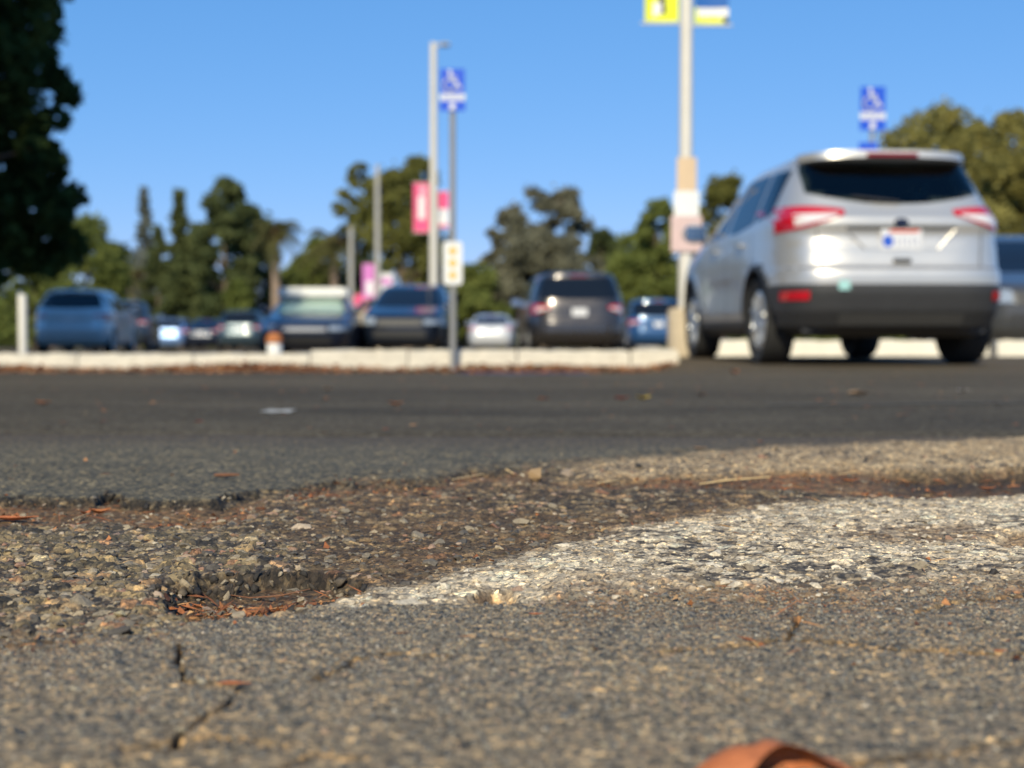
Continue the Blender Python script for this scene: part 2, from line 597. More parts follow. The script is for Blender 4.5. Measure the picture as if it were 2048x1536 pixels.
def patch_fields(X, Y):
    """Masks of the layers of the broken road surface at ground points X, Y."""
    ps, pc = math.sin(PITCH), math.cos(PITCH)
    den = Y * pc + CAM_H * ps
    px = 1024 + F_PX * X / den
    py = 768 - F_PX * (Y * ps - CAM_H * pc) / den
    sc_ = (py - HOR) / 430.0                         # edge wobble shrinks with distance
    wob = fbm(X, Y, 0.06, 4, 3) * 9 * sc_ + fbm(X, Y, 0.25, 2, 9) * 6 * sc_
    wob2 = fbm(X, Y, 0.03, 4, 13, 0.65) * 8 * sc_
    q = py + wob
    d = {}
    d['px'], d['py'] = px, py
    near_e = np.interp(px, *C_NEAR)
    crisp = (smooth(300, 420, px) * (1 - smooth(1050, 1150, px)))
    wid = 4 + 34 * (1 - crisp)
    rag = (wob2 + fbm(X, Y, 0.012, 2, 71) * 5) * (1 + 1.6 * (1 - crisp))
    d['near'] = smooth(-wid, wid, py + rag + 0.35 * wob - near_e)
    d['crisp'] = crisp
    far_e = np.interp(px, *C_FAR)
    d['far_d'] = far_e - (py + 0.5 * wob + 0.4 * wob2)       # >0: on the far overlay
    soft = smooth(500, 640, px)
    d['far'] = smooth(-3.0 - 9 * soft, 1.5 + 7 * soft, d['far_d'] + (3.0 + 9 * soft) * fbm(X, Y, 0.016, 2, 79) + 9 * soft * fbm(X, Y, 0.09, 3, 83))
    w1 = smooth(-18, 16, q + 1.6 * wob2 - np.interp(px, *C_W1) + 8 * (1 - smooth(650, 900, px))) * smooth(590, 640, px)
    d['w1'] = w1 * (1 - d['near'])
    far_nb = d['far']
    d['w2'] = smooth(1090, 1230, px + 6 * wob2) * smooth(-1, 3, -d['far_d'] + 0) * (1 - smooth(-4, 5, q - np.interp(px, *C_W2)))
    left = 1 - smooth(480, 640, px + wob * 6)
    d['left'] = left
    # soil strips: below the far overlay edge at left, along the trough at right, pothole floor
    s1 = left * smooth(0, 6, -d['far_d']) * (1 - smooth(36, 58, -d['far_d'] + wob2)) * (1 - smooth(500, 560, px))
    s2 = smooth(560, 640, px) * (1 - smooth(1050, 1120, px)) * smooth(0, 3, -d['far_d']) * (1 - smooth(16, 30, -d['far_d'] + wob2))
    s3 = smooth(1080, 1160, px) * smooth(-3, 4, q - np.interp(px, *C_W2)) * (1 - smooth(972, 992, q + 12 * (1 - smooth(1500, 1750, px)) * 1.0))
    d['s1'], d['s2'], d['s3'] = s1, s2, s3
    ph = np.minimum(blob(px + wob * 2, py + wob2, 500, 1178, 178, 34), np.minimum(blob(px, py + wob2, 400, 1196, 74, 28), blob(px + wob, py + wob2, 620, 1170, 112, 27)))
    ph = ph + 0.09 * fbm(X, Y, 0.03, 3, 73)
    d['pot'] = 1 - smooth(0.74, 1.08, ph)
    h2 = 1 - smooth(0.5, 1.1, blob(px + wob * 2, py + wob2, 985, 1192, 62, 15))
    h3 = 1 - smooth(0.5, 1.1, blob(px + wob * 2, py + wob2, 2075, 1088, 120, 22))
    h4 = 1 - smooth(0.4, 1.2, blob(px + wob * 3, py + wob2, 1840, 1078, 190, 22))
    d['h2'], d['h3'], d['h4'] = h2, h3, h4
    ck = np.full(px.shape, 1e9)
    for c in CRACKS:
        ck = np.minimum(ck, near_segment(px + wob * 1.6 + wob2 * 1.5, py + wob2 * 0.6, c))
    d['crack'] = ck
    return d


def patch_height(X, Y, D, stones):
    f9, f17, f5 = stones
    z = G(X, Y) + 0.004 * fbm(X, Y, 0.5, 3, 21)
    mid = (1 - D['near']) * (1 - D['far'])
    # levels of the layers
    z = z + D['far'] * (0.0048 * (1 - smooth(480, 640, D['px'])) + 0.001)
    lvl = -0.004 * np.ones_like(z)
    lvl = lvl - 0.006 * D['left'] * smooth(1060, 1240, D['py'])
    lvl = lvl - 0.007 * D['s1'] - 0.006 * D['s2'] - (0.007 + 0.014 * smooth(1700, 1880, D['px'])) * D['s3']
    lvl = lvl + 0.009 * D['w1'] * (1 - 0.6 * smooth(0.0, 1.0, D['crisp'])) + 0.004 * D['w2']
    lvl = lvl - 0.017 * D['pot'] - 0.014 * D['h2'] - 0.013 * D['h3'] - 0.004 * D['h4']
    lvl = lvl - 0.004 * D['crisp'] * smooth(1150, 1200, D['py'])
    z = z + lvl * mid
    z = z - 0.008 * np.exp(-((D['px'] - 570) / 150) ** 2) * (1 - smooth(1215, 1330, D['py'])) * D['near']
    ck = 1 - smooth(2.0, 9.0, D['crack'])
    z = z - 0.009 * ck * np.maximum(D['near'], 0.3) * (1 - D['far'])
    # relief of the aggregate: faceted stones with grooves between
    def rel(w_, amp, tilt):
        a, b_, r, vx, vy = w_
        if w_ is f17: amp = amp * np.where(r[..., 1] > 0.60, 1.0, 0.22)
        edge = np.clip((b_ - a) / 0.30, 0, 1)
        edge = edge * (2 - edge)
        return amp * (edge * (0.35 + 0.65 * r[..., 2]) + tilt * edge * ((r[..., 0] - 0.5) * vx + (r[..., 1] - 0.5) * vy))
    rough = mid * (1 - 0.45 * D['w1']) * (1 - 0.75 * np.maximum.reduce([D['s1'], D['s2'] * 0.8, D['s3'] * 0.8, D['pot']]))
    coarse = D['left'] * smooth(1040, 1090, D['py'])
    z = z + rough * (rel(f17, 0.0050, 1.0) * (0.62 + 0.75 * coarse) + rel(f9, 0.0022, 1.0))
    z = z + D['near'] * rel(f9, 0.0012, 1.0) + D['far'] * rel(f9, 0.0009, 1.0)
    z = z + 0.0011 * fbm(X, Y, 0.006, 2, 41)
    z = z + mid * 0.004 * fbm(X, Y, 0.05, 4, 33) + mid * np.maximum(D['pot'], D['s1']) * 0.006 * fbm(X, Y, 0.03, 4, 37)
    return z


def pal(r, stops):
    p = np.array([s[0] for s in stops])
    return np.stack([np.interp(r, p, np.array([s[1][k] for s in stops])) for k in range(3)], -1)


def patch_colour(X, Y, D, stones):
    f9, f17, f5 = stones
    e9 = np.clip((f9[1] - f9[0]) / 0.16, 0, 1)[..., None]
    e17 = np.clip((f17[1] - f17[0]) / 0.12, 0, 1)[..., None]
    L = lambda a, b, t: a * (1 - t) + b * t
    n1 = fbm(X, Y, 0.10, 4, 51)[..., None]
    n2 = fbm(X, Y, 0.012, 3, 57)[..., None]
    # fine aggregate of the sealed layers: grey, blue grey, tan, a few pale or dark
    fine = pal(f9[2][..., 3], [(0, (.030, .033, .038)), (.16, (.045, .048, .050)), (.3, (.085, .084, .078)), (.55, (.115, .108, .096)), (.8, (.15, .135, .112)), (.93, (.22, .19, .145)), (1, (.33, .28, .20))])
    near = L(np.array([.165, .142, .114]), fine * np.array([2.4, 2.1, 1.75]), e9 * 0.6) * (1 + 0.22 * n1)
    near = L(near, near * np.array([1.06, 0.98, 0.84]), np.clip(0.5 + n1, 0, 1))
    farc = L(np.array([.070, .064, .050]), fine * np.array([1.2, 1.15, .95]), e9 * 0.75) * (1 + 0.22 * n1)
    farc = L(farc, np.array([.075, .060, .047]), smooth(0.4, 1.0, (Y[..., None] - 2.6) / 1.0) * 0.9)
    # coarse worn aggregate
    coarse = pal(f17[2][..., 3], [(0, (.035, .033, .033)), (.18, (.06, .055, .052)), (.35, (.13, .115, .09)), (.6, (.20, .165, .115)), (.8, (.28, .23, .155)), (.9, (.36, .26, .17)), (.96, (.24, .13, .09)), (1, (.45, .40, .30))])
    small = pal(f9[2][..., 3], [(0, (.03, .029, .03)), (.3, (.05, .045, .043)), (.6, (.095, .08, .066)), (.85, (.20, .165, .12)), (1, (.34, .27, .18))])
    soil = L(np.array([.095, .062, .037]), np.array([.195, .120, .062]), np.clip(0.5 + n2 + n1 * .5, 0, 1))
    red = np.array([.30, .105, .038])
    binder_d = np.array([.040, .031, .022])
    big = (f17[2][..., 1] > 0.66)[..., None] * 1.0
    dark = L(L(binder_d, small * np.array([.95, .84, .70]), e9 * 0.75), coarse * np.array([1.0, .92, .80]), big * e17)
    leftc = L(L(soil * 0.95, small * 1.15, e9), coarse * np.array([1.0, .94, .80]), (f17[2][..., 1] > 0.3)[..., None] * e17)
    dark = L(dark, soil, np.clip(0.16 + 0.9 * fbm(X, Y, 0.22, 4, 99), 0, 0.55)[..., None])
    c = L(dark, leftc, (D['left'] * smooth(1040, 1080, D['py'] + 40 * n1[..., 0]))[..., None])
    # worn white paint: stays on the tops of the stones, gone in the grooves
    white = pal(f17[2][..., 0], [(0, (.34, .275, .195)), (.5, (.54, .455, .335)), (1, (.68, .585, .445))])
    keep = np.clip((f17[2][..., 1] * 0.7 + f9[2][..., 1] * 0.5 + 0.45 * n1[..., 0] + 0.28 * fbm(X, Y, 0.30, 3, 97) - 0.205) * 2.7, 0, 1)[..., None]
    wp = L(binder_d * 1.7, L(small * 1.2, white * 1.12, keep), np.clip(e17 * 1.6, 0, 1) * np.clip(0.38 + e9, 0, 1))
    wp = L(wp, soil * 1.3, (np.maximum.reduce([D['h4'] * 0.65, D['h3'] * 0.8, D['h2'] * 0.95]))[..., None])
    c = L(c, wp, D['w1'][..., None])
    tan = L(soil * .9, L(small * 1.2, white * np.array([.86, .78, .66]), np.clip((f9[2][..., 1:2] + 0.6 * n1 - .20 + .2 * smooth(1300, 2000, D['px'])[..., None]) * 3, 0, 1)), e9)
    c = L(c, tan, D['w2'][..., None])
    # soil and reddish leaf crumbs
    sl = np.maximum.reduce([D['s1'], D['s2'] * .75, D['s3'] * .8, D['pot']])[..., None]
    crumb = (np.clip((vnoise(X, Y, 0.007, 61) - 0.56) * 8, 0, 1) * np.clip(0.35 + fbm(X, Y, 0.05, 3, 67), 0, 1))[..., None]
    soil = L(soil, red, crumb * 0.85)
    soil = soil * (1 + 0.55 * D['pot'][..., None])
    pf = (D['pot'] * smooth(1166, 1182, D['py']))[..., None]
    soil = L(soil, np.array([.30, .145, .06]), pf * np.clip(0.55 + n2, 0, 1))
    c = L(c, soil, sl * 0.9)
    # fresh black bitumen on broken vertical faces, plus shadow painted into the colour
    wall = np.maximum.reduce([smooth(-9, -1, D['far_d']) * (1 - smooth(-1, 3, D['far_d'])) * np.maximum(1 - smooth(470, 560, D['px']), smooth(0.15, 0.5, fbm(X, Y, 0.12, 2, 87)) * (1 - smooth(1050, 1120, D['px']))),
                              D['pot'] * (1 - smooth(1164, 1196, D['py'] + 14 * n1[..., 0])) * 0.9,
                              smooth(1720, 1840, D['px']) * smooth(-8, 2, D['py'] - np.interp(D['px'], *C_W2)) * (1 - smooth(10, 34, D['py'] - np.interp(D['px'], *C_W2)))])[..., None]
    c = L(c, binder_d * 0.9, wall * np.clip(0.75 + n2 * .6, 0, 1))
    c = L(c, near, D['near'][..., None])
    c = L(c, farc, D['far'][..., None])
    ck = (1 - smooth(3, 14, D['crack']))[..., None] * (1 - D['far'][..., None])
    c = L(c, np.array([.060, .040, .024]), ck * 0.9 * np.clip(0.6 + 2 * n2, 0, 1))
    halo = (1 - smooth(8, 45, D['crack']))[..., None] * D['near'][..., None]
    c = L(c, c * np.array([1.05, .90, .70]), halo * 0.6)
    edge = (smooth(-60, 0, D['py'] - np.interp(D['px'], *C_NEAR)) * (1 - smooth(0, 110, D['py'] - np.interp(D['px'], *C_NEAR))) * (1 - D['crisp']))[..., None]
    c = L(c, soil * 1.1, edge * np.clip(0.35 + n1 + n2 * .5, 0, 0.8))
    c = c * np.array([1.10, 1.07, 1.02])
    return np.clip(c, 0.012, 0.75)


def worn_material():
    m, nt, b = new_mat('worn road surface')
    N, L = nt.nodes.new, nt.links.new
    at_ = N('ShaderNodeVertexColor')
    at_.layer_name = 'stone_colour'
    geo = N('ShaderNodeNewGeometry')
    nz = N('ShaderNodeTexNoise')
    nz.inputs['Scale'].default_value = 420
    nz.inputs['Detail'].default_value = 5
    nz.inputs['Roughness'].default_value = 0.7
    L(geo.outputs['Position'], nz.inputs['Vector'])
    mr = N('ShaderNodeMapRange')
    mr.inputs['From Min'].default_value, mr.inputs['From Max'].default_value = 0.3, 0.7
    mr.inputs['To Min'].default_value, mr.inputs['To Max'].default_value = 0.62, 1.42
    L(nz.outputs['Fac'], mr.inputs['Value'])
    mx = N('ShaderNodeMix')
    mx.data_type, mx.blend_type = 'RGBA', 'MULTIPLY'
    mx.inputs[0].default_value = 1
    L(at_.outputs['Color'], mx.inputs[6])
    L(mr.outputs[0], mx.inputs[7])
    vo = N('ShaderNodeTexVoronoi')
    vo.inputs['Scale'].default_value = 190
    L(geo.outputs['Position'], vo.inputs['Vector'])
    vs_ = N('ShaderNodeSeparateColor')
    L(vo.outputs['Color'], vs_.inputs[0])
    vr = N('ShaderNodeValToRGB')
    ve = vr.color_ramp.elements
    ve[0].position, ve[0].color = 0.0, (0.34, 0.36, 0.40, 1)
    ve[1].position, ve[1].color = 1.0, (2.3, 2.05, 1.6, 1)
    for p_, c_ in ((0.18, (0.62, 0.62, 0.63, 1)), (0.5, (0.95, 0.94, 0.92, 1)), (0.82, (1.25, 1.2, 1.1, 1)), (0.93, (1.6, 1.45, 1.2, 1))):
        ve.new(p_).color = c_
    L(vs_.outputs[0], vr.inputs[0])
    mv = N('ShaderNodeMix')
    mv.data_type, mv.blend_type = 'RGBA', 'MULTIPLY'
    mv.inputs[0].default_value = 1
    L(mx.outputs[2], mv.inputs[6])
    L(vr.outputs[0], mv.inputs[7])
    L(mv.outputs[2], b.inputs['Base Color'])
    b.inputs['Roughness'].default_value = 0.82
    b.inputs['Specular IOR Level'].default_value = 0.35
    n2 = N('ShaderNodeTexNoise')
    n2.inputs['Scale'].default_value = 260
    n2.inputs['Detail'].default_value = 6
    n2.inputs['Roughness'].default_value = 0.7
    L(geo.outputs['Position'], n2.inputs['Vector'])
    bp = N('ShaderNodeBump')
    bp.inputs['Strength'].default_value = 0.7
    bp.inputs['Distance'].default_value = 0.0025
    L(n2.outputs['Fac'], bp.inputs['Height'])
    L(bp.outputs[0], b.inputs['Normal'])
    return m


M['worn'] = worn_material()


def stones_at(X, Y):
    wx, wy = X + 0.003 * fbm(X, Y, 0.02, 2, 81), Y + 0.003 * fbm(X, Y, 0.02, 2, 82)
    return worley(wx, wy, 0.0085, 101), worley(wx, wy, 0.019, 103), None


WALL = []


def build_road():
    nr, nc = 1000, 900
    y = FAN_N * (FAN_F / FAN_N) ** np.linspace(0, 1, nr)
    # columns lie close where the view is, and open out towards the sides
    inner = np.linspace(-0.353 * 1.1, 0.353 * 1.1, 800)
    outer = np.linspace(0, 1, 51)[1:]
    Y = np.repeat(y[:, None], nc, 1)
    xi_ = np.tile(inner, (nr, 1)) * (Y[:, :800] + 0.05)
    xo = xi_[:, -1:] + (fan_half(Y[:, :1]) - xi_[:, -1:]) * outer[None, :] ** 1.3
    X = np.concatenate([-xo[:, ::-1], xi_, xo], 1)
    side = fan_half(Y) - np.abs(X)
    D = patch_fields(X, Y)
    st = stones_at(X, Y)
    Z = patch_height(X, Y, D, st)
    # broken faces: stones push out of them, so they are not plain drops
    gz_ = np.abs(np.gradient(Z, axis=0) / np.gradient(Y, axis=0)) + np.abs(np.gradient(Z, axis=1) / np.gradient(X, axis=1))
    wall = smooth(0.35, 0.9, gz_) * np.maximum(D['pot'] > 0.02, np.abs(D['far_d']) < 12) 
    wa, wb, wr, wvx, wvz = worley(X + 0.3 * Y, Z * 1.3 + 0.2 * Y, 0.0095, 131)
    dome = np.clip((wb - wa) / 0.35, 0, 1)
    Y0, X0 = Y, X
    Y = Y - wall * (0.007 * dome * wr[..., 0] + 0.004 * fbm(X, Z * 1.5, 0.012, 3, 141))
    X = X + wall * 0.004 * fbm(Y0, Z * 2, 0.010, 3, 143)
    C = patch_colour(X0, Y0, D, st)
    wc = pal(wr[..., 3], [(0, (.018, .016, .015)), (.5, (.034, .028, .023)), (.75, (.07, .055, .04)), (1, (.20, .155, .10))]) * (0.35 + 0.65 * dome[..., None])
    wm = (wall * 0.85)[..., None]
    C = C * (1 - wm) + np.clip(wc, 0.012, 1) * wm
    sel = np.argwhere((wall > 0.5) & (side > 0.35))
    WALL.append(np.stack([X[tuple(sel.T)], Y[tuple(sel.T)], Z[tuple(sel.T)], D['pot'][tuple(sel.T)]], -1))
    bl = smooth(0.14, 0.55, side + 0.16 * fbm(X0, Y0, 0.25, 4, 151))[..., None]
    C = C * bl + np.array([.075, .063, .046]) * (1 + 0.35 * fbm(X0, Y0, 0.05, 3, 153))[..., None] * (1 - bl)
    Z = G(X, Y) + (Z - G(X, Y)) * bl[..., 0]
    Z = Z - 0.075 * (1 - smooth(0.0, 0.14, side)) - 0.07 * smooth(3.45, FAN_F, Y) ** 2 - 0.07 * (1 - smooth(FAN_N, FAN_N + 0.12, Y))
    return sheet('road', X, Y, Z, M['worn'], 'structure', C)


road = build_road()


def road_z(x, y):
    X, Y = np.atleast_1d(np.asarray(x, float)), np.atleast_1d(np.asarray(y, float))
    if Y.max() > FAN_F: return G(X, Y)
    D = patch_fields(X, Y)
    return patch_height(X, Y, D, stones_at(X, Y))
M['white_stop'] = mat('white concrete wheel stop', (0.76, 0.70, 0.58), 0.8, 0, 0.2, 9, 0.4, 30)
# ------------------------------------------------------------------ kerbs
def kerb_block(L, Wd, H, lo=0.82):
    """A cast kerb block, battered faces and worn top, lying along x."""
    n = 14
    mb = MB()
    prof = [(-Wd / 2, -0.06), (-Wd / 2 * 0.98, 0), (-Wd / 2 * lo, H * 0.86), (-Wd / 2 * lo * 0.86, H), (Wd / 2 * lo * 0.86, H), (Wd / 2 * lo, H * 0.86), (Wd / 2 * 0.98, 0), (Wd / 2, -0.06)]
    m = len(prof)
    vv = []
    for i in range(n + 1):
        x = -L / 2 + L * i / n
        for y, z in prof:
            k = 0.011 if z > 0 else 0
            e = 0.004 if i in (0, n) and z > H * 0.8 else 0
            vv.append((x + (e if i == 0 else -e), y + random.uniform(-k, k), z + random.uniform(-k, k) - e))
    ff = [(i * m + j, i * m + j + 1, (i + 1) * m + j + 1, (i + 1) * m + j) for i in range(n) for j in range(m - 1)]
    ff += [tuple(range(m - 1, -1, -1)), tuple(n * m + j for j in range(m))]
    return mb.add(vv, ff)


KERB_Y = 13.62
kerb = tag(empty('kerb', (0, KERB_Y, gz(0, 13.5))), kind='structure')
x = -5.9
tops = []
while x < 1.40:
    L = random.uniform(0.85, 1.15)
    L = min(L, 1.56 - x)
    hgt = 0.155 if x < -2.1 else 0.195 + random.uniform(-0.01, 0.012)
    b = kerb_block(L - random.uniform(0.004, 0.012), 0.26, hgt).build('kerb_stone', M['white_paint'], kerb, 40)
    b.location = (x + L / 2, random.uniform(-0.015, 0.015), random.uniform(-0.006, 0.006))
    b.rotation_euler = (0, 0, random.uniform(-0.012, 0.012))
    x += L
# the kerb turns the corner and runs back beside the silver car
y = 0.15
while y < 1.9:
    L = 0.9
    b = kerb_block(L - 0.02, 0.24, 0.20).build('kerb_stone', M['white_paint'], kerb, 40)
    b.location = (1.42, y + L / 2, random.uniform(-0.006, 0.006))
    b.rotation_euler = (0, 0, math.pi / 2 + random.uniform(-0.01, 0.01))
    y += L
# planting soil held by the kerb
soil_m = mat('dry island soil', (0.11, 0.07, 0.04), 0.95, 0, 0.4, 6, 0.6, 25)
mb = MB()
mb.grid(lambda u, v: (-5.7 + u * 7.0, KERB_Y + 0.12 + v * 2.2, gz(0, 13.6) + 0.055 + 0.03 * math.sin(7 * u * 5.8) * math.sin(5 * v)), 30, 10)
tag(mb.build('planting_bed', soil_m), kind='structure')

# wheel stops across the head of the stalls
ws = 'white concrete wheel stops at the head of the stalls'
for i, (xa, xb, lab) in enumerate(((2.15, 4.02, 'white wheel stop showing between the wheels of the silver suv'), (4.12, 5.75, 'white wheel stop seen past the right rear wheel of the silver suv'), (5.83, 7.5, 'white wheel stop in front of the grey car at the right edge'))):
    yy = 17.5
    o = kerb_block(xb - xa, 0.2, 0.20, 0.86).build('wheel_stop', M['white_stop'], None, 40, (0.5 * (xa + xb), yy + 0.06 * (i % 2), gz(0.5 * (xa + xb), yy)))
    tag(o, lab, 'wheel stop', ws)

# road paint left on the asphalt
def paint_patch(name, m, x0, x1, y0, y1, kind='structure'):
    mb = MB()
    mb.grid(lambda u, v: (x0 + u * (x1 - x0) + 0.04 * (x1 - x0) * math.sin(9 * v), y0 + v * (y1 - y0) + 0.12 * (y1 - y0) * math.sin(11 * u), gz(x0 + u * (x1 - x0), y0 + v * (y1 - y0)) + 0.004), 30, 8)
    return tag(mb.build(name, m), kind=kind)


paint_patch('blue_road_paint', M['blue_line'], -0.45, 0.62, 11.7, 12.4)
for px, py, wd, dp in ((556, 824, 0.05, 0.16),):
    p = onground(px, py)
    paint_patch('white_paint_fleck', M['white_line'], p.x - wd, p.x + wd, p.y - dp / 2, p.y + dp / 2)

# a faint worn line curving over the road
mb = MB()
mb.grid(lambda u, v: (0.9 + 2.6 * u, 5.1 + 0.9 * u ** 1.6 + 0.05 * v + 0.012 * math.sin(31 * u), gz(0.9 + 2.6 * u, 5.4) + 0.004), 40, 2)
tag(mb.build('worn_road_line', mat('ghost of an old line', (0.105, 0.098, 0.082), 0.85, 0, 0.5, 22)), kind='structure')

# ------------------------------------------------------------------ cars
PROF = {
 'suv': (4.52, 0.92, 1.685, 2.69, 0.90, [
    (.22, .30, 4.28, .80), (.30, .12, 4.42, .885), (.42, .035, 4.50, .912), (.56, .0, 4.52, .92), (.68, .0, 4.52, .922), (.73, .012, 4.52, .922), (.76, .055, 4.50, .92),
    (.85, .075, 4.46, .918), (.93, .085, 4.36, .914), (.955, .10, 4.28, .912), (1.00, .10, 4.12, .908), (1.08, .085, 3.70, .902), (1.125, .10, 3.38, .892), (1.17, .15, 3.26, .876), (1.22, .19, 3.16, .856), (1.35, .275, 2.90, .805),
    (1.48, .36, 2.62, .752), (1.57, .42, 2.40, .708), (1.595, .37, 2.32, .690), (1.625, .33, 2.2, .665), (1.65, .45, 2.05, .61), (1.675, .78, 1.85, .50), (1.687, 1.2, 1.6, .30)]),
 'van': (5.1, 0.985, 1.74, 2.95, 1.05, [
    (.22, .25, 4.85, .86), (.32, .08, 5.0, .95), (.50, .0, 5.1, .98), (.70, .01, 5.1, .985), (.78, .06, 5.05, .985), (.95, .09, 4.85, .98), (1.05, .11, 4.5, .97), (1.12, .13, 4.25, .955),
    (1.25, .17, 4.0, .925), (1.40, .24, 3.7, .875), (1.55, .31, 3.4, .82), (1.63, .33, 3.2, .78), (1.67, .34, 3.05, .73), (1.70, .42, 2.9, .64), (1.725, .8, 2.6, .5), (1.74, 1.3, 2.1, .3)]),
 'hatch': (4.6, 0.89, 1.575, 2.78, 0.88, [
    (.20, .25, 4.35, .78), (.30, .09, 4.5, .86), (.45, .02, 4.58, .885), (.62, .0, 4.6, .89), (.70, .04, 4.58, .89), (.82, .07, 4.5, .887), (.95, .09, 4.25, .88), (1.02, .11, 3.9, .87), (1.06, .13, 3.62, .855),
    (1.16, .20, 3.4, .825), (1.28, .32, 3.1, .775), (1.40, .44, 2.8, .715), (1.48, .48, 2.55, .665), (1.515, .42, 2.4, .63), (1.54, .55, 2.2, .56), (1.565, .9, 1.95, .45), (1.575, 1.3, 1.6, .3)]),
 'sedan': (4.75, 0.90, 1.45, 2.75, 1.02, [
    (.18, .25, 4.5, .80), (.28, .09, 4.62, .875), (.45, .02, 4.72, .895), (.62, .0, 4.75, .90), (.72, .03, 4.7, .90), (.80, .07, 4.58, .895), (.88, .10, 4.3, .885), (.94, .13, 3.95, .87), (.975, .18, 3.68, .86), (1.0, .42, 3.5, .85),
    (1.02, .72, 3.42, .84), (1.10, .90, 3.25, .805), (1.22, 1.15, 2.95, .745), (1.33, 1.42, 2.65, .68), (1.39, 1.65, 2.45, .62), (1.425, 1.9, 2.3, .52), (1.445, 2.05, 2.15, .35)]),
}


class Shell:
    """The body surface of a car as stacked horizontal slices; x right, y forward from the rear, z up."""
    def __init__(s, kind):
        s.L, s.B, s.H, s.wb, s.ra, rows = PROF[kind]
        a = np.array(rows)
        s.z = a[:, 0]
        s.rows = a
        s.kind = kind

    def at(s, z):
        r = s.rows
        return np.interp(z, s.z, r[:, 1]), np.interp(z, s.z, r[:, 2]), np.interp(z, s.z, r[:, 3])

    def n(s, z):
        return 6.5 - 1.5 * max(0, min(1, (z - 0.9) / (s.H - 0.9)))

    def side(s, y, z, sg=1, off=0.0):
        r, f, b = s.at(z)
        c, a = (r + f) / 2, (f - r) / 2
        t = min(0.999, abs((y - c) / a))
        return Vector((sg * (b * (1 - t ** s.n(z)) ** (1 / s.n(z)) + off), y, z))

    def rear(s, x, z, off=0.0, front=False):
        r, f, b = s.at(z)
        c, a = (r + f) / 2, (f - r) / 2
        t = min(0.9995, abs(x / b))
        k = a * (1 - t ** s.n(z)) ** (1 / s.n(z)) + off
        return Vector((x * (1 + 0.004), c + k if front else c - k, z))

    def loop(s, z, m=120):
        r, f, b = s.at(z)
        c, a = (r + f) / 2, (f - r) / 2
        n = s.n(z)
        t = np.linspace(0, 2 * np.pi, 1601)
        co, si = np.cos(t), np.sin(t)
        X = b * np.sign(si) * np.abs(si) ** (2 / n)
        Y = c - a * np.sign(co) * np.abs(co) ** (2 / n)
        d = np.concatenate([[0], np.cumsum(np.hypot(np.diff(X), np.diff(Y)))])
        u = np.linspace(0, d[-1], m + 1)[:-1]
        return np.stack([np.interp(u, d, X), np.interp(u, d, Y), np.full(m, z)], -1)


def patch(sh, where, u0, u1, lo, hi, nu=16, nv=6, off=0.005, thick=0.0):
    """A panel lying on the body: where = rear / front / left / right; lo, hi give z over the panel's run."""
    def fn(i, j):
        u = u0 + (u1 - u0) * i
        z = lo(u) + (hi(u) - lo(u)) * j
        if where == 'rear': return sh.rear(u, z, off)
        if where == 'front': return sh.rear(u, z, off, True)
        return sh.side(u, z, -1 if where == 'left' else 1, off)
    return MB().grid(fn, nu, nv)


const = lambda c: (lambda u: c)


def lin(*xy):
    a, b = np.array(xy[0::2]), np.array(xy[1::2])
    return lambda u: float(np.interp(u, a, b))


def wheel_meshes(R_, w_, rim_r, m_rim):
    t = MB().lathe([(rim_r, -w_ / 2 * 0.8), (R_ * 0.93, -w_ / 2), (R_ * 0.985, -w_ / 2 * 0.8), (R_, -w_ / 2 * 0.4), (R_, w_ / 2 * 0.4), (R_ * 0.985, w_ / 2 * 0.8), (R_ * 0.93, w_ / 2), (rim_r, w_ / 2 * 0.8), (rim_r * 0.96, 0.0)], 36, 'x')
    r = MB()
    r.lathe([(rim_r, w_ / 2 * 0.80), (rim_r * 0.9, w_ / 2 * 0.86), (rim_r * 0.86, w_ / 2 * 0.5), (rim_r * 0.84, -w_ / 2 * 0.5), (rim_r, -w_ / 2 * 0.7)], 30, 'x')
    r.lathe([(rim_r * 0.24, w_ / 2 * 0.45), (rim_r * 0.22, w_ / 2 * 0.75), (0.001, w_ / 2 * 0.8)], 14, 'x')
    for k in range(5):
        for dk in (-0.13, 0.13):
            a0, a1 = 2 * math.pi * k / 5, 2 * math.pi * k / 5 + dk * 1.7
            p = [(w_ / 2 * 0.66, rim_r * 0.2 * math.cos(a0), rim_r * 0.2 * math.sin(a0)), (w_ / 2 * 0.80, rim_r * 0.9 * math.cos(a1), rim_r * 0.9 * math.sin(a1))]
            r.tube(p, [rim_r * 0.085, rim_r * 0.095], 6)
    return t, r


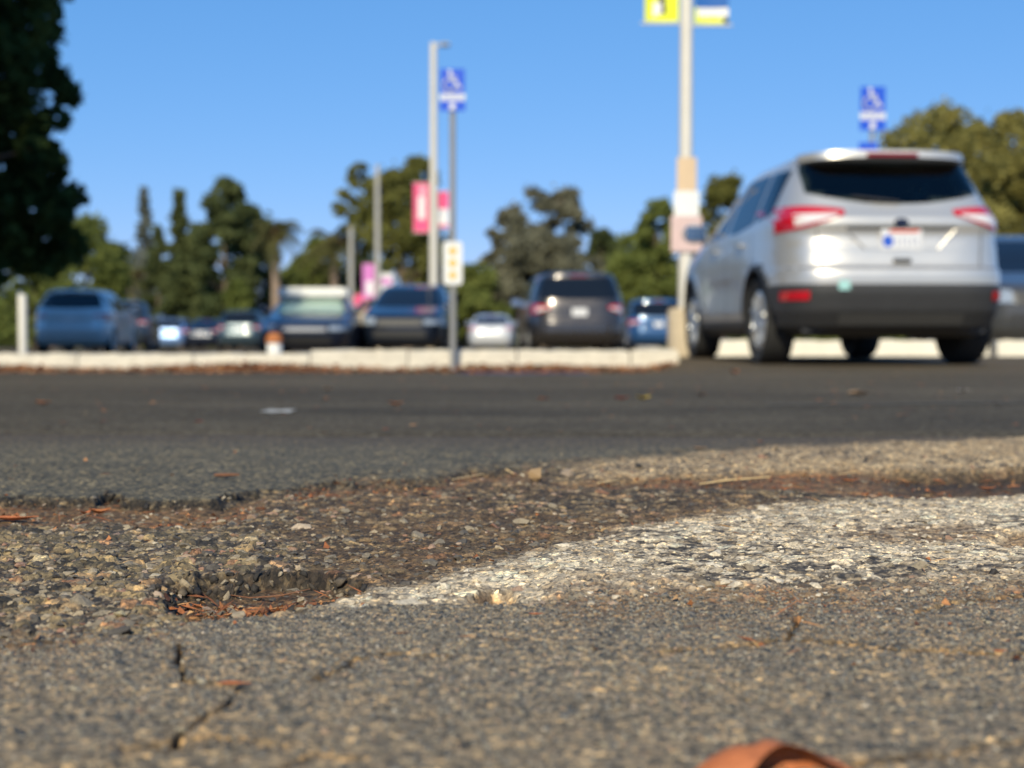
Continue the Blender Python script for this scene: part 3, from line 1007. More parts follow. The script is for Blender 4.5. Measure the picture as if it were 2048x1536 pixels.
def make_car(name, label, cat, kind, loc, rz, m_body, group=None, suv=False, glass=None, tail=None, roof_mat=None, screen=None, m_low=None, lamps=True, plate=True, rim=None, front_plate=True, grille=None):
    sh = Shell(kind)
    car = thing(name, label, cat, loc, rz, group)
    wr = 0.355 if kind in ('suv', 'van') else 0.32
    ax = (sh.ra, sh.ra + sh.wb)
    arch = wr + 0.055
    glass = glass or M['dark_glass']
    m_low = m_low or m_body
    rows = np.unique(np.concatenate([np.linspace(sh.z[0], sh.z[-1], 34 if suv else 22), sh.z]))
    m = 220 if suv else 110
    zt = 1.60 if suv else sh.H * 0.92
    belt = {'suv': 1.10, 'van': 1.08, 'hatch': 1.02, 'sedan': 0.99}[kind]
    rw0 = {'suv': 1.235, 'van': 1.16, 'hatch': 1.10, 'sedan': 1.05}[kind]
    rwt = {'suv': 1.575, 'van': 1.60, 'hatch': 1.46, 'sedan': 1.36}[kind]
    half = sh.at(rwt)[2]
    # where the glass goes
    rear_lo = lambda x: rw0 + (0.09 if kind == 'suv' else 0.03) * (abs(x) / half) ** 2.2
    rear_hw = lambda z: min(0.668, sh.at(z)[2] * 0.915) if kind == 'suv' else sh.at(z)[2] * 0.86
    win_hi_z = sh.H - 0.125
    f_at = lambda z: sh.at(z)[1]
    wzs = np.linspace(belt, win_hi_z, 40)
    f_line = lambda y, inset=0.20: float(np.interp(-y, [-(f_at(z) - inset) for z in wzs], wzs))
    r_at = lambda z: sh.at(z)[0]
    def side_hi(y):
        top = win_hi_z - 0.05 * ((y - 1.9) / 1.6) ** 2
        fr = f_line(y)
        rr = float(np.interp(y, [r_at(z) + 0.30 for z in wzs], wzs)) if kind == 'sedan' else 9
        return max(belt + 0.02, min(top, fr, rr))
    def side_lo(y):
        return belt + (0.10 * max(0, (1.6 - y)) / 1.2 if kind in ('suv', 'hatch') else 0.02)
    y_f = sh.at(belt + 0.05)[1] - 0.24
    y_r = {'suv': 0.62, 'van': 0.42, 'hatch': 0.62, 'sedan': 1.30}[kind]
    cuts = {'suv': [(y_r, 1.04), (1.11, 1.98), (2.06, y_f)], 'van': [(y_r, 1.5), (1.58, 2.75), (2.83, y_f)], 'hatch': [(y_r, 1.05), (1.12, 2.0), (2.08, y_f)], 'sedan': [(y_r, 2.22), (2.30, y_f)]}[kind]
    # body
    V, idx = [], []
    for z in rows:
        lp = sh.loop(z, m)
        V.append(lp)
    V = np.array(V)                                       # rows x m x 3
    P = V.copy()
    for a in ax:
        dy = V[:, :, 1] - a
        hgt = np.sqrt(np.clip(arch ** 2 - dy ** 2, 0, None)) + wr
        onside = (np.abs(V[:, :, 0]) > 0.55 * sh.B) & (np.abs(dy) < arch)
        lift = onside & (P[:, :, 2] < hgt)
        P[:, :, 2] = np.where(lift, hgt, P[:, :, 2])
        # flared lip
        rr = np.hypot(dy, P[:, :, 2] - wr)
        fl = 0.022 * np.exp(-((rr - arch) / 0.05) ** 2) * (np.abs(V[:, :, 0]) > 0.55 * sh.B)
        P[:, :, 0] += np.sign(P[:, :, 0]) * fl
    # sculpted flank: a shallow hollow in the doors
    hol = 0.020 * np.exp(-((P[:, :, 2] - 0.62) / 0.14) ** 2) * np.exp(-((P[:, :, 1] - sh.L * 0.48) / 0.75) ** 4)
    P[:, :, 0] -= np.sign(P[:, :, 0]) * hol * (np.abs(V[:, :, 0]) > 0.55 * sh.B)
    nr = len(rows)
    body, low, roofp = MB(), MB(), MB()
    allv = P.reshape(-1, 3)
    fb, fl_, fr_ = [], [], []
    for i in range(nr - 1):
        for j in range(m):
            q = (i * m + j, i * m + (j + 1) % m, (i + 1) * m + (j + 1) % m, (i + 1) * m + j)
            c = allv[list(q)].mean(0)
            pts = allv[list(q)]
            if np.ptp(pts[:, 2]) < 1e-5 and np.ptp(pts[:, 0]) < 1e-4: continue
            yy, zz, xx = c[1], c[2], abs(c[0])
            if suv:
                r_, f_, b_ = sh.at(zz)
                if yy < (r_ + f_) / 2 - 0.9 and rear_lo(c[0]) + 0.02 < zz < rwt - 0.02 and xx < rear_hw(zz) - 0.03: continue
                if yy > (r_ + f_) / 2 + 0.5 and belt + 0.05 < zz < win_hi_z - 0.02 and xx < b_ * 0.80 and yy > f_ - 0.25: continue
                if xx > b_ * 0.72 and any(y0 + 0.03 < yy < y1 - 0.03 for y0, y1 in cuts) and side_lo(yy) + 0.02 < zz < side_hi(yy) - 0.02: continue
                isl = zz < 0.335 or (yy < 0.75 and zz < 0.60 + 0.05 * max(0, yy - .2)) or any(abs(math.hypot(yy - a, zz - wr) - arch - 0.02) < 0.036 for a in ax) and xx > 0.6
            else:
                isl = zz < 0.30
            if roof_mat and zz > sh.H - 0.10: fr_.append(q)
            else: (fl_ if isl else fb).append(q)
    top = tuple((nr - 1) * m + j for j in range(m))
    (fr_ if roof_mat else fb).append(top)

    def sub(name_, faces, mt, sm=50):
        used = sorted({i for f in faces for i in f})
        mp = {o_: n_ for n_, o_ in enumerate(used)}
        mb_ = MB().add([allv[i] for i in used], [tuple(mp[i] for i in f) for f in faces])
        return mb_.build(name_, mt, car, sm)
    sub('body', fb, m_body)
    if fl_: sub('lower_cladding' if suv else 'sill', fl_, m_low if not suv else M['black_plastic'])
    if roof_mat: sub('roof', fr_, roof_mat)
    # underside and wheel housings
    u = MB().box((0, sh.L / 2, 0.285), (sh.B * 1.55, sh.L * 0.90, 0.06))
    for a in ax:
        for sg in (-1, 1):
            u.box((sg * sh.B * 0.52, a, 0.56), (0.10, arch * 2, 0.5))
            u.box((sg * sh.B * 0.72, a, wr + arch + 0.012), (0.34, arch * 1.3, 0.02))
    if suv:
        u.tube([(0.30, 0.35, 0.27), (0.42, 0.9, 0.27)], 0.08, 10)
        u.box((0, 0.9, 0.30), (1.3, 0.12, 0.10))
    u.build('underside', M['black_plastic'], car, 0)
    # wheels
    tb, rb = wheel_meshes(wr, 0.235 if kind in ('suv', 'van') else 0.21, wr * 0.66, None)
    tw = 0.235 if kind in ('suv', 'van') else 0.21
    first = None
    for a in ax:
        for sg in (-1, 1):
            if first is None:
                wo = tb.build('wheel', M['tyre'], car, 40)
                ri = rb.build('rim', rim or M['alloy'], wo, 40)
                first = wo
            else:
                wo = first.copy()
                col.objects.link(wo)
                wo.parent = car
                ri = first.children[0].copy()
                col.objects.link(ri)
                ri.parent = wo
            wo.location = (sg * (sh.B - tw / 2 - 0.012), a, wr)
            wo.rotation_euler = (0, 0, 0 if sg > 0 else math.pi)
    # glass
    hw = min(rear_hw(rwt), rear_hw(rw0 + 0.1))
    def rear_glass(off, grow=0.0):
        def fn(i, j):
            z1 = rwt + grow
            uu = -1 + 2 * i
            zl = rear_lo(uu * half) - grow
            z = zl + (z1 - zl) * j
            return sh.rear(uu * (rear_hw(z) + grow), z, off)
        return MB().grid(fn, 24, 8)
    gr = rear_glass(0.006).build('rear_window', M['suv_glass'] if suv else glass, car)
    sg_m = M['suv_glass'] if suv else glass
    for where in ('left', 'right'):
        for y0, y1 in cuts:
            patch(sh, where, y0, y1, side_lo, side_hi, 14, 5, 0.004).build('side_window', sg_m, car)
    wl, wh = belt + 0.035, win_hi_z + 0.005
    def wsfn(i, j):
        z = wl + (wh - wl) * j
        return sh.rear((-1 + 2 * i) * sh.at(z)[2] * 0.85, z, 0.006, True)
    MB().grid(wsfn, 20, 6).build('windscreen', M['screen_glass'] if suv else (screen or glass), car)
    # lamps at the rear
    if tail is None:
        tail = (sh.B * 0.60, sh.at(belt - 0.13)[2] * 0.965, belt - 0.22, belt - 0.04)
    for sg in (-1, 1):
        u0, u1, z0, z1 = tail
        mb_ = patch(sh, 'rear', sg * u0, sg * u1, lambda u: z0 + 0.62 * (z1 - z0) * ((u1 - abs(u)) / (u1 - u0)) ** 1.4, lambda u: z1 - 0.18 * (z1 - z0) * ((u1 - abs(u)) / (u1 - u0)) ** 2, 14, 4, 0.010)
        tl = mb_.build('tail_light', M['lamp_red'], car)
        if lamps:
            um, ue = u0 + (u1 - u0) * 0.12, u0 + (u1 - u0) * 0.80
            patch(sh, 'rear', sg * um, sg * ue, lambda u: z0 + (z1 - z0) * (0.14 + 0.5 * ((u1 - abs(u)) / (u1 - u0)) ** 1.3), lambda u: z0 + (z1 - z0) * 0.66, 8, 2, 0.016).build('clear_lens', M['lamp_clear'], tl)
    # front lamps and grille
    hb = {'suv': 0.80, 'van': 0.80, 'hatch': 0.74, 'sedan': 0.68}[kind]
    for sg in (-1, 1):
        patch(sh, 'front', sg * sh.B * 0.58, sg * sh.B * 0.975, const(hb - 0.07), lin(0, hb + 0.04, sh.B, hb + 0.11), 10, 3, 0.010).build('headlight', M['headlamp'], car)
    patch(sh, 'front', -sh.B * 0.52, sh.B * 0.52, const(hb - 0.10), const(hb + 0.05), 10, 3, 0.009).build('grille', grille or M['black_plastic'], car)
    patch(sh, 'front', -sh.B * 0.62, sh.B * 0.62, const(hb - 0.36), const(hb - 0.20), 10, 3, 0.009).build('air_intake', M['black_plastic'], car)
    # mirrors
    for sg in (-1, 1):
        p = sh.side(y_f - 0.05, belt + 0.03, sg)
        mi = MB()
        mi.lathe([(0.02, -0.05), (0.085, -0.045), (0.10, 0.0), (0.075, 0.06), (0.02, 0.085)], 12, 'z')
        o = MB().add([(v[0] * 1.25, v[2] * 0.8, v[1] * 0.95) for v in mi.v], mi.f)
        o.tube([(-sg * 0.15, 0.02, -0.06), (0, 0, -0.02)], 0.03, 6)
        mo = o.build('mirror', m_body, car, 40)
        mo.location = p + Vector((sg * 0.14, 0.0, 0.06))
        MB().box((0, -0.046, 0), (0.19, 0.006, 0.13)).build('mirror_glass', M['chrome'], mo, 0)
    if plate and not suv:
        z = {'van': 0.90, 'hatch': 0.84, 'sedan': 0.80, 'suv': 0.94}[kind]
        for fr in ((False, True) if front_plate else (False,)):
            zz = z if not fr else 0.42
            p = sh.rear(0, zz, 0.014, fr)
            MB().box((p.x, p.y, p.z), (0.31, 0.008, 0.155)).build('licence_plate', M['plate_white'], car, 0, bevel=0.003)
        zb = rwt + (0.02 if kind != 'sedan' else 0.0)
        patch(sh, 'rear', -0.17, 0.17, const(zb), const(zb + 0.03), 6, 1, 0.008).build('brake_light', M['lamp_dark_red'], car)
    return car, sh


# the silver car
SUV_ROT = R(4.0)
suv_loc = Vector((2.935, 10.86, 0.0))
suv, sh = make_car('silver_suv', 'silver compact suv parked nose in at the right, seen from its rear left', 'car', 'suv', suv_loc, SUV_ROT, M['silver'], suv=True,
                   tail=(0.42, 0.868, 1.02, 1.225))
MB().grid(lambda i, j: (-0.20 + 0.40 * i, sh.rear(0, 1.60).y - 0.072 + 0.008 * j, 1.604 + 0.028 * j), 6, 1).build('brake_light', M['lamp_dark_red'], suv)
# spoiler lip over the rear window
mb = MB()
def lip(i, j):
    xx = (-1 + 2 * i) * 0.66
    p = sh.rear(xx, 1.60)
    prof = ((0.10, 0.062), (-0.055, 0.045), (-0.075, -0.012), (0.02, -0.016))
    a = prof[min(3, int(round(j * 3)))]
    return (p.x, p.y + a[0] + 0.012, 1.612 + a[1] - 0.02 * (xx / 0.64) ** 2)
mb.grid(lip, 20, 3).build('spoiler', M['silver'], suv)
# tailgate recess, plate, badge, release handle
rec = MB()
z0, z1 = 0.885, 1.035
def recf(i, j):
    z = z0 + (z1 - z0) * j
    half_ = 0.27 + 0.14 * j
    return sh.rear((-1 + 2 * i) * half_, z, -0.012 + 0.018 * (1 - j))
tag(rec.grid(recf, 14, 3).build('plate_recess', M['silver'], suv))
mb = MB()
mb.grid(lambda i, j: sh.rear((-1 + 2 * i) * 0.42, 1.036 + 0.016 * j, 0.014), 16, 1).build('recess_lip', M['black_plastic'], suv)
for sg in (-1, 1):
    MB().tube([sh.rear(sg * 0.42, 1.035, 0.006), sh.rear(sg * 0.28, 0.885, 0.006)], 0.006, 6).build('recess_edge', M['silver'], suv)
pp = sh.rear(0, 0.955, 0.022)
pl = MB().box(pp, (0.315, 0.008, 0.16)).build('licence_plate', M['plate_white'], suv, 0, bevel=0.004)
MB().box(pp + Vector((0.0, -0.0055, 0.062)), (0.19, 0.003, 0.022)).build('plate_script', M['plate_red'], pl, 0)
MB().box(pp + Vector((0.115, -0.0055, 0.065)), (0.04, 0.003, 0.022)).build('plate_stamp', M['plate_red'], pl, 0)
dd = MB()
dd.add([(pp.x - 0.105 + 0.042 * math.cos(a) , pp.y - 0.0048, pp.z - 0.012 + 0.045 * math.sin(a)) for a in np.linspace(0, 6.283, 17)[:-1]] + [(pp.x - 0.105 + 0.042 * math.cos(a), pp.y - 0.0068, pp.z - 0.012 + 0.045 * math.sin(a)) for a in np.linspace(0, 6.283, 17)[:-1]],
       [tuple(range(16)), tuple(range(31, 15, -1))] + [(k, (k + 1) % 16, 16 + (k + 1) % 16, 16 + k) for k in range(16)])
dd.build('plate_emblem', M['plate_blue'], pl, 0)
mk = MB()
for k in range(5):
    xk = pp.x - 0.035 + 0.038 * k
    mk.box((xk, pp.y - 0.0055, pp.z - 0.015), (0.009, 0.003, 0.062)).box((xk + 0.010, pp.y - 0.0055, pp.z - 0.015 + (0.025 if k % 2 else -0.025)), (0.012, 0.003, 0.01))
mk.build('plate_marks', mat('plate print', (0.30, 0.33, 0.45), 0.5), pl, 0)
bd = MB()
pb = sh.rear(0, 1.085, 0.008)
bd.lathe([(0.0, -0.012), (0.045, -0.012), (0.05, 0.0), (0.05, 0.01)], 20, 'z')
ob = MB().add([(v[0] * 1.15 + pb.x, v[2] + pb.y, v[1] * 0.62 + pb.z) for v in bd.v], bd.f)
ob.build('oval_badge', M['badge'], suv)
MB().box(sh.rear(0, 0.795, 0.008), (0.14, 0.012, 0.035)).build('step_pad', M['black_plastic'], suv, 0, bevel=0.004)
# bumper crease and reflectors, lower valance
mb = MB()
mb.grid(lambda i, j: sh.rear((-1 + 2 * i) * 0.895, 0.742 + 0.006 * j, 0.004), 24, 1).build('tailgate_gap', M['black_plastic'], suv)
for sg in (-1, 1):
    patch(sh, 'rear', sg * 0.70, sg * 0.86, const(0.50), const(0.568), 8, 2, 0.012).build('reflector', M['lamp_red'], suv)
patch(sh, 'rear', -0.50, -0.415, const(0.575), const(0.645), 6, 4, 0.012).build('bumper_spot', M['bumper_spot'], suv)  # small pale turquoise patch on the bumper
patch(sh, 'rear', -0.48, 0.48, const(0.31), const(0.40), 10, 2, 0.012).build('valance', mat('grey valance', (0.07, 0.068, 0.066), 0.5, 0.1), suv)
for sg in (-1, 1):
    MB().grid(lambda i, j: sh.rear(sg * (0.60 + 0.008 * i + 0.03 * j), 0.75 + 0.28 * j, 0.004), 1, 6).build('tailgate_gap', M['black_plastic'], suv)
wi = MB().tube([sh.rear(0.02, 1.245, 0.02), sh.rear(-0.12, 1.262, 0.035), sh.rear(-0.34, 1.285, 0.02)], 0.009, 6)
wi.build('wiper', M['black_plastic'], suv)
# exterior door handles and trim
for yy in (1.45, 2.45):
    for sg in (-1, 1):
        p = sh.side(yy, 0.98, sg, 0.02)
        MB().box(p, (0.03, 0.19, 0.03)).build('door_handle', M['silver'], suv, 0, bevel=0.008)
for yy in (1.06, 2.02, 3.05):
    for sg in (-1, 1):
        mb = MB()
        mb.grid(lambda i, j: sh.side(yy + 0.012 * i, 0.36 + (1.06 - 0.36) * j, sg, 0.003 - 0.02 * math.exp(-((0.36 + 0.7 * j - 0.62) / 0.14) ** 2) * math.exp(-((yy - sh.L * 0.48) / 0.75) ** 4)), 1, 14).build('door_gap', M['black_plastic'], suv)
# seats seen through the glass
for sx in (-0.38, 0.38):
    for yy, nm in ((1.25, 'rear_seat'), (2.3, 'front_seat')):
        s_ = MB().box((sx, yy, 0.85), (0.50, 0.16, 0.72)).box((sx, yy - 0.02, 1.30), (0.26, 0.11, 0.19)).box((sx, yy + 0.3, 0.55), (0.5, 0.5, 0.2))
        s_.build(nm, M['interior'], suv, 30, bevel=0.03)
MB().box((0, 2.0, 0.42), (1.66, 3.2, 0.04)).box((0, 3.05, 0.93), (1.5, 0.4, 0.22)).box((0, 0.75, 0.62), (1.5, 0.75, 0.4)).build('cabin_floor', M['interior'], suv, 0)

# the other parked cars: rear (or front) centre by pixel column and depth
CARS = 'cars parked in the far rows'
def park(name, label, cat, kind, px, d, m_body, face='away', rz=0.0, **kw):
    x = (px - 1024) / F_PX * d
    rot = rz + (0 if face == 'away' else math.pi)
    return make_car(name, label, cat, kind, (x, d, gz(x, d)), rot, m_body, CARS, **kw)


navy = car_paint('navy paint', (0.012, 0.02, 0.045))
park('blue_hatchback', 'steel blue tall hatchback parked under the big dark tree', 'car', 'hatch', 138, 34.0, car_paint('steel blue paint', (0.60, 0.64, 0.66), 0.2), rz=R(5))
park('dark_hatchback', 'dark blue grey car just right of the steel blue hatchback', 'car', 'hatch', 238, 43.0, car_paint('slate paint', (0.05, 0.065, 0.085)), rz=R(9))
park('pale_blue_car', 'small bright blue car far off left of the palm', 'car', 'hatch', 334, 72.0, car_paint('bright blue paint', (0.22, 0.36, 0.66)))
park('navy_sedan', 'low navy sedan between the bright blue car and the teal car', 'car', 'sedan', 400, 66.0, navy)
park('teal_sedan', 'dull teal hatchback with a red tail lamp near the palm trunk', 'car', 'hatch', 476, 55.0, car_paint('teal paint', (0.045, 0.075, 0.10)))
wr_car, _ = park('white_roofed_car', 'dark navy car facing us with a white top and pale windscreen', 'car', 'sedan', 650, 33.0, navy, 'to', R(2), roof_mat=mat('white roof paint', (0.78, 0.78, 0.76), 0.35, coat=0.5), screen=M['green_reflection'], rim=M['black_plastic'], front_plate=False, grille=mat('grey mesh grille', (0.10, 0.11, 0.14), 0.4, 0.4))
wr_car.scale = (1, 1, 0.92)
MB().box((0, 2.18, 1.475), (1.44, 1.15, 0.235)).build('roof_box', mat('glossy white box', (0.80, 0.79, 0.76), 0.4), wr_car, 40, bevel=0.05)
park('navy_suv', 'large black navy suv facing us beside the sign post', 'car', 'suv', 846, 36.0, car_paint('black navy paint', (0.010, 0.016, 0.032)), 'to', R(-3), screen=M['dark_glass'], rim=M['black_plastic'], front_plate=False)
park('white_sedan', 'white sedan with red tail lamps left of the dark minivan', 'car', 'sedan', 982, 56.0, car_paint('white car paint', (0.60, 0.61, 0.63), 0.1))
park('dark_minivan', 'dark grey brown minivan with a white plate and red lamps', 'car', 'van', 1160, 29.0, car_paint('dark brown grey paint', (0.075, 0.068, 0.068), 0.6, 0.28), rz=R(3.5), tail=(0.58, 0.935, 0.86, 1.06))
park('blue_van', 'deep blue van behind the lamp post footing', 'car', 'van', 1318, 46.0, car_paint('deep blue paint', (0.02, 0.075, 0.19)))
# grey car beyond the wheel stops, cut by the right edge of the photograph
gc_, _ = make_car('grey_car', 'dark grey car facing us beyond the wheel stops, cut off by the right edge', 'car', 'suv', (7.22, 23.3, gz(7.22, 21)), math.pi + R(-2), car_paint('dark grey paint', (0.10, 0.10, 0.10), 0.5), None, front_plate=False)
gc_.scale = (1.06, 1.0, 1.10)


# ------------------------------------------------------------------ poles, signs and banners
def lamp_post(name, label, px, d, height, w0, banner, m_pole, banner_z, base_h=0.5, arm=1.0):
    x = (px - 1024) / F_PX * d
    z = gz(x, d)
    t = thing(name, label, 'lamp post', (x, d, z), 0, 'lamp posts in the car park')
    p = MB().tube([(0, 0, base_h), (0, 0, height)], [w0 / 2, w0 / 2 * 0.72], 12)
    p.build('pole', m_pole, t)
    f = MB().lathe([(0.19, -0.3), (0.19, base_h - 0.04), (0.165, base_h), (0.0, base_h)], 20)
    f.build('footing', M['concrete'], t)
    if arm:
        a = MB().tube([(0, 0, height - 0.12), (0.25 * arm, 0, height - 0.05), (0.42 * arm, 0, height - 0.04)], 0.03, 8)
        a.build('arm', m_pole, t)
        MB().box((0.42 * arm + 0.18 * arm, 0, height - 0.05), (0.5 * arm, 0.26, 0.08)).build('luminaire', M['pole_dark'], t, 0, bevel=0.02)
    for side, parts in banner.items():
        sg = -1 if side == 'left' else 1
        for k, (bw, z0, z1, m_bg, marks) in enumerate(parts):
            xc = sg * (w0 / 2 + 0.008 + bw / 2)
            def cloth(i, j):
                return (xc + (i - 0.5) * bw, 0.03 * math.sin(i * 3.1) * (1 if j not in (0, 1) else 0.6) - 0.015, z0 + (z1 - z0) * j)
            b = MB().grid(cloth, 10, 10).add([], [])
            b.grid(lambda i, j: (cloth(i, j)[0], cloth(i, j)[1] + 0.006, cloth(i, j)[2]), 10, 10)
            bo = b.build('banner', m_bg, t)
            for zz in (z0 - 0.02, z1 + 0.02):
                MB().tube([(0, 0, zz), (sg * (w0 / 2 + 0.05 + bw), 0, zz)], 0.012, 6).build('banner_arm', m_pole, t)
            for (u0, u1, v0, v1, mm, slant) in marks:
                q = MB()
                q.grid(lambda i, j: (xc + (u0 + (u1 - u0) * i - 0.5 + slant * j) * bw, cloth(min(1, max(0, u0 + (u1 - u0) * i + slant * j)), 0.5)[1] - 0.005, z0 + (z1 - z0) * (v0 + (v1 - v0) * j)), 6, 6)
                q.build('banner_print', mm, bo, 0)
    return t


BW, BP, BK, BB = M['banner_white'], M['banner_pink'], M['banner_black'], M['banner_blue']
lamp_a = lamp_post('lamp_post', 'near cream lamp post with yellow banners and taped notices beside the silver suv', 1370, 15.6, 7.6, 0.155,
          {'left': [(0.36, 3.575, 4.85, M['banner_yellow'], [(0.22, 0.50, 0.03, 0.16, BW, 0.02), (0.47, 0.66, 0.0, 0.35, BK, -0.10), (0.22, 0.5, 0.22, 0.4, BW, 0)])],
           'right': [(0.36, 3.555, 4.85, M['banner_yellow'], [(0.50, 1.0, 0.0, 0.045, BK, 0), (0.08, 1.0, 0.05, 0.125, BW, 0), (0.0, 1.0, 0.128, 0.5, BB, 0)])]}, M['pole_white'], 3.6, 0.52)
# notices taped round the near post
for nm, z0, z1, rr, m_ in (('tan_notice', 1.765, 2.12, 0.105, M['notice_tan']), ('white_notice', 1.50, 1.765, 0.135, M['sign_white']), ('pink_notice', 1.12, 1.50, 0.165, M['notice_pink'])):
    q = MB()
    q.grid(lambda i, j: ((i - 0.5) * 2 * rr, -0.085 - 0.012 * math.cos((i - 0.5) * 3), z0 + (z1 - z0) * j), 8, 4)
    q.grid(lambda i, j: ((i - 0.5) * 2 * rr, -0.080 - 0.012 * math.cos((i - 0.5) * 3), z0 + (z1 - z0) * j), 8, 4)
    q.build(nm, m_, lamp_a)
lamp_post('lamp_post', 'middle lamp post with pink banners rising behind the navy suv', 868, 38.0, 8.1, 0.24,
          {'left': [(0.40, 3.20, 4.46, BP, [(0.30, 0.76, 0.26, 0.72, BW, 0.0), (0.4, 0.8, 0.72, 0.95, mat('pale pink print', (0.75, 0.4, 0.5), 0.7), 0)])],
           'right': [(0.26, 3.32, 4.24, BP, [(0.0, 1.0, 0.08, 0.52, BW, 0), (0.1, 0.8, 0.3, 0.48, BB, 0)])]}, M['pole_white'], 3.0, arm=0.5)
lamp_post('lamp_post', 'lamp post with orchid pink banners right of the white roofed car', 756, 62.0, 7.9, 0.27,
          {'left': [(0.5, 2.25, 3.7, M['banner_purple'], [(0.3, 0.9, 0.1, 0.5, BW, 0)])], 'right': [(0.5, 2.25, 3.3, BW, [(0.0, 0.9, 0.55, 0.8, M['banner_purple'], 0), (0.1, 0.7, 0.1, 0.3, BB, 0)])]}, M['pole'], 3.0, arm=0)
lamp_post('lamp_post', 'farthest lamp post with a pink banner just over the white roof', 703, 88.0, 7.4, 0.36,
          {'right': [(0.85, 1.8, 3.3, BP, [(0.2, 0.9, 0.0, 0.35, BW, 0)])], 'left': [(0.5, 2.2, 3.3, BP, [])]}, M['pole'], 3.0, arm=0)


def wheelchair(mb, cx, cz, s, y):
    """The access symbol drawn as thin raised strokes, height about s."""
    def stroke(pts, wd):
        for (x0, z0), (x1, z1) in zip(pts[:-1], pts[1:]):
            a = math.atan2(z1 - z0, x1 - x0)
            nx, nz = -math.sin(a) * wd / 2, math.cos(a) * wd / 2
            ex, ez = math.cos(a) * wd * 0.3, math.sin(a) * wd * 0.3
            P_ = [(cx + s * (x0 - ex + nx), cz + s * (z0 - ez + nz)), (cx + s * (x0 - ex - nx), cz + s * (z0 - ez - nz)), (cx + s * (x1 + ex - nx), cz + s * (z1 + ez - nz)), (cx + s * (x1 + ex + nx), cz + s * (z1 + ez + nz))]
            mb.plate(P_, y, 0.0015)
    mb.plate([(cx + s * (-0.08 + 0.085 * math.cos(a)), cz + s * (0.42 + 0.085 * math.sin(a))) for a in np.linspace(0, 6.283, 13)[:-1]], y, 0.0015)
    stroke([(-0.07, 0.30), (-0.04, 0.02), (0.18, 0.02), (0.30, -0.30), (0.40, -0.26)], 0.10)
    stroke([(-0.05, 0.17), (0.16, 0.17)], 0.08)
    stroke([(-0.10 + 0.26 * math.cos(a), -0.16 + 0.26 * math.sin(a)) for a in np.linspace(R(118), R(345), 12)], 0.08)


def access_sign(label, px, d, sw, z_top, z_sign, base_z, extra=None, lower=None):
    x = (px - 1024) / F_PX * d
    t = thing('accessible_parking_sign', label, 'sign', (x, d, base_z), 0, 'accessible parking signs')
    hgt = z_top - base_z
    MB().tube([(0, 0, -0.2), (0, 0, hgt)], 0.028, 8).build('post', M['pole_dark'], t)
    zt, zb = hgt, z_sign - base_z
    H = zt - zb
    zs = zb + H * 0.42                          # upper blue square, white text band, blue foot
    def pl(name, x0, x1, z0, z1, m_, y, th, par):
        return MB().plate([(x0, z0), (x1, z0), (x1, z1), (x0, z1)], y, th).build(name, m_, par, 0)
    s1 = pl('sign_plate', -sw / 2, sw / 2, zs, zt, M['sign_blue'], -0.03, 0.004, t)
    q = MB()
    wheelchair(q, -0.03 * sw, (zs + zt) / 2, (zt - zs) * 0.92, -0.0355)
    q.build('access_symbol', M['sign_white'], s1, 0)
    s2 = pl('text_plate', -sw / 2, sw / 2, zb + H * 0.25, zs - 0.003, M['sign_white'], -0.03, 0.004, t)
    q = MB()
    for k in range(2):
        for n_ in range(5):
            q.box(((n_ - 2) * sw * 0.17, -0.0355, zb + H * (0.30 + 0.07 * k)), (sw * 0.11, 0.002, H * 0.022))
    q.build('text_line', M['sign_blue'], s2, 0)
    s3 = pl('sign_plate', -sw / 2 * 1.04, sw / 2 * 1.04, zb, zb + H * 0.25 - 0.003, M['sign_blue'], -0.03, 0.004, t)
    q = MB()
    q.plate([(-sw * 0.14, zb + H * 0.03), (sw * 0.08, zb + H * 0.04), (sw * 0.12, zb + H * 0.17), (-sw * 0.08, zb + H * 0.20)], -0.0355, 0.002)
    q.build('arrow_mark', M['sign_white'], s3, 0)
    if lower:
        s4 = pl('sign_plate', -sw * 0.55, sw * 0.2, lower - base_z - 0.12, lower - base_z, M['sign_blue'], -0.03, 0.004, t)
    return t


def zof(py, d):
    return CAM_H + (HOR - py) / F_PX * d


D1 = 13.33
s1 = access_sign('blue accessible parking sign on a tall post at the white kerb', 906, D1, 0.225, zof(143, D1), zof(226, D1), gz(0, 13.3))
# the white plate with three amber marks half way up the same post
zb, zt = zof(570, D1) - gz(0, 13.3), zof(484, D1) - gz(0, 13.3)
wp = MB()
ol = []
hw_, rc = 0.088, 0.03
for cx, cz, a0 in ((hw_ - rc, zt - rc, 0), (-hw_ + rc, zt - rc, 90), (-hw_ + rc, zb + rc, 180), (hw_ - rc, zb + rc, 270)):
    ol += [(cx + rc * math.cos(R(a0 + k * 22.5)), cz + rc * math.sin(R(a0 + k * 22.5))) for k in range(5)]
wo = wp.plate(ol, -0.03, 0.004).build('notice_plate', M['sign_white'], s1, 0)
for k in range(3):
    zc = zb + (zt - zb) * (0.22 + 0.28 * k)
    MB().plate([(0.036 * math.cos(a), zc + 0.038 * math.sin(a)) for a in np.linspace(0.4, 6.68, 9)[:-1]], -0.0345, 0.0015).build('amber_mark', M['sign_yellow'], wo, 0)
D2 = 17.55
access_sign('blue accessible parking sign standing beyond the silver suv roof', 1740, D2, 0.30, zof(178, D2), zof(264, D2), gz(4, D2), lower=zof(288, D2))

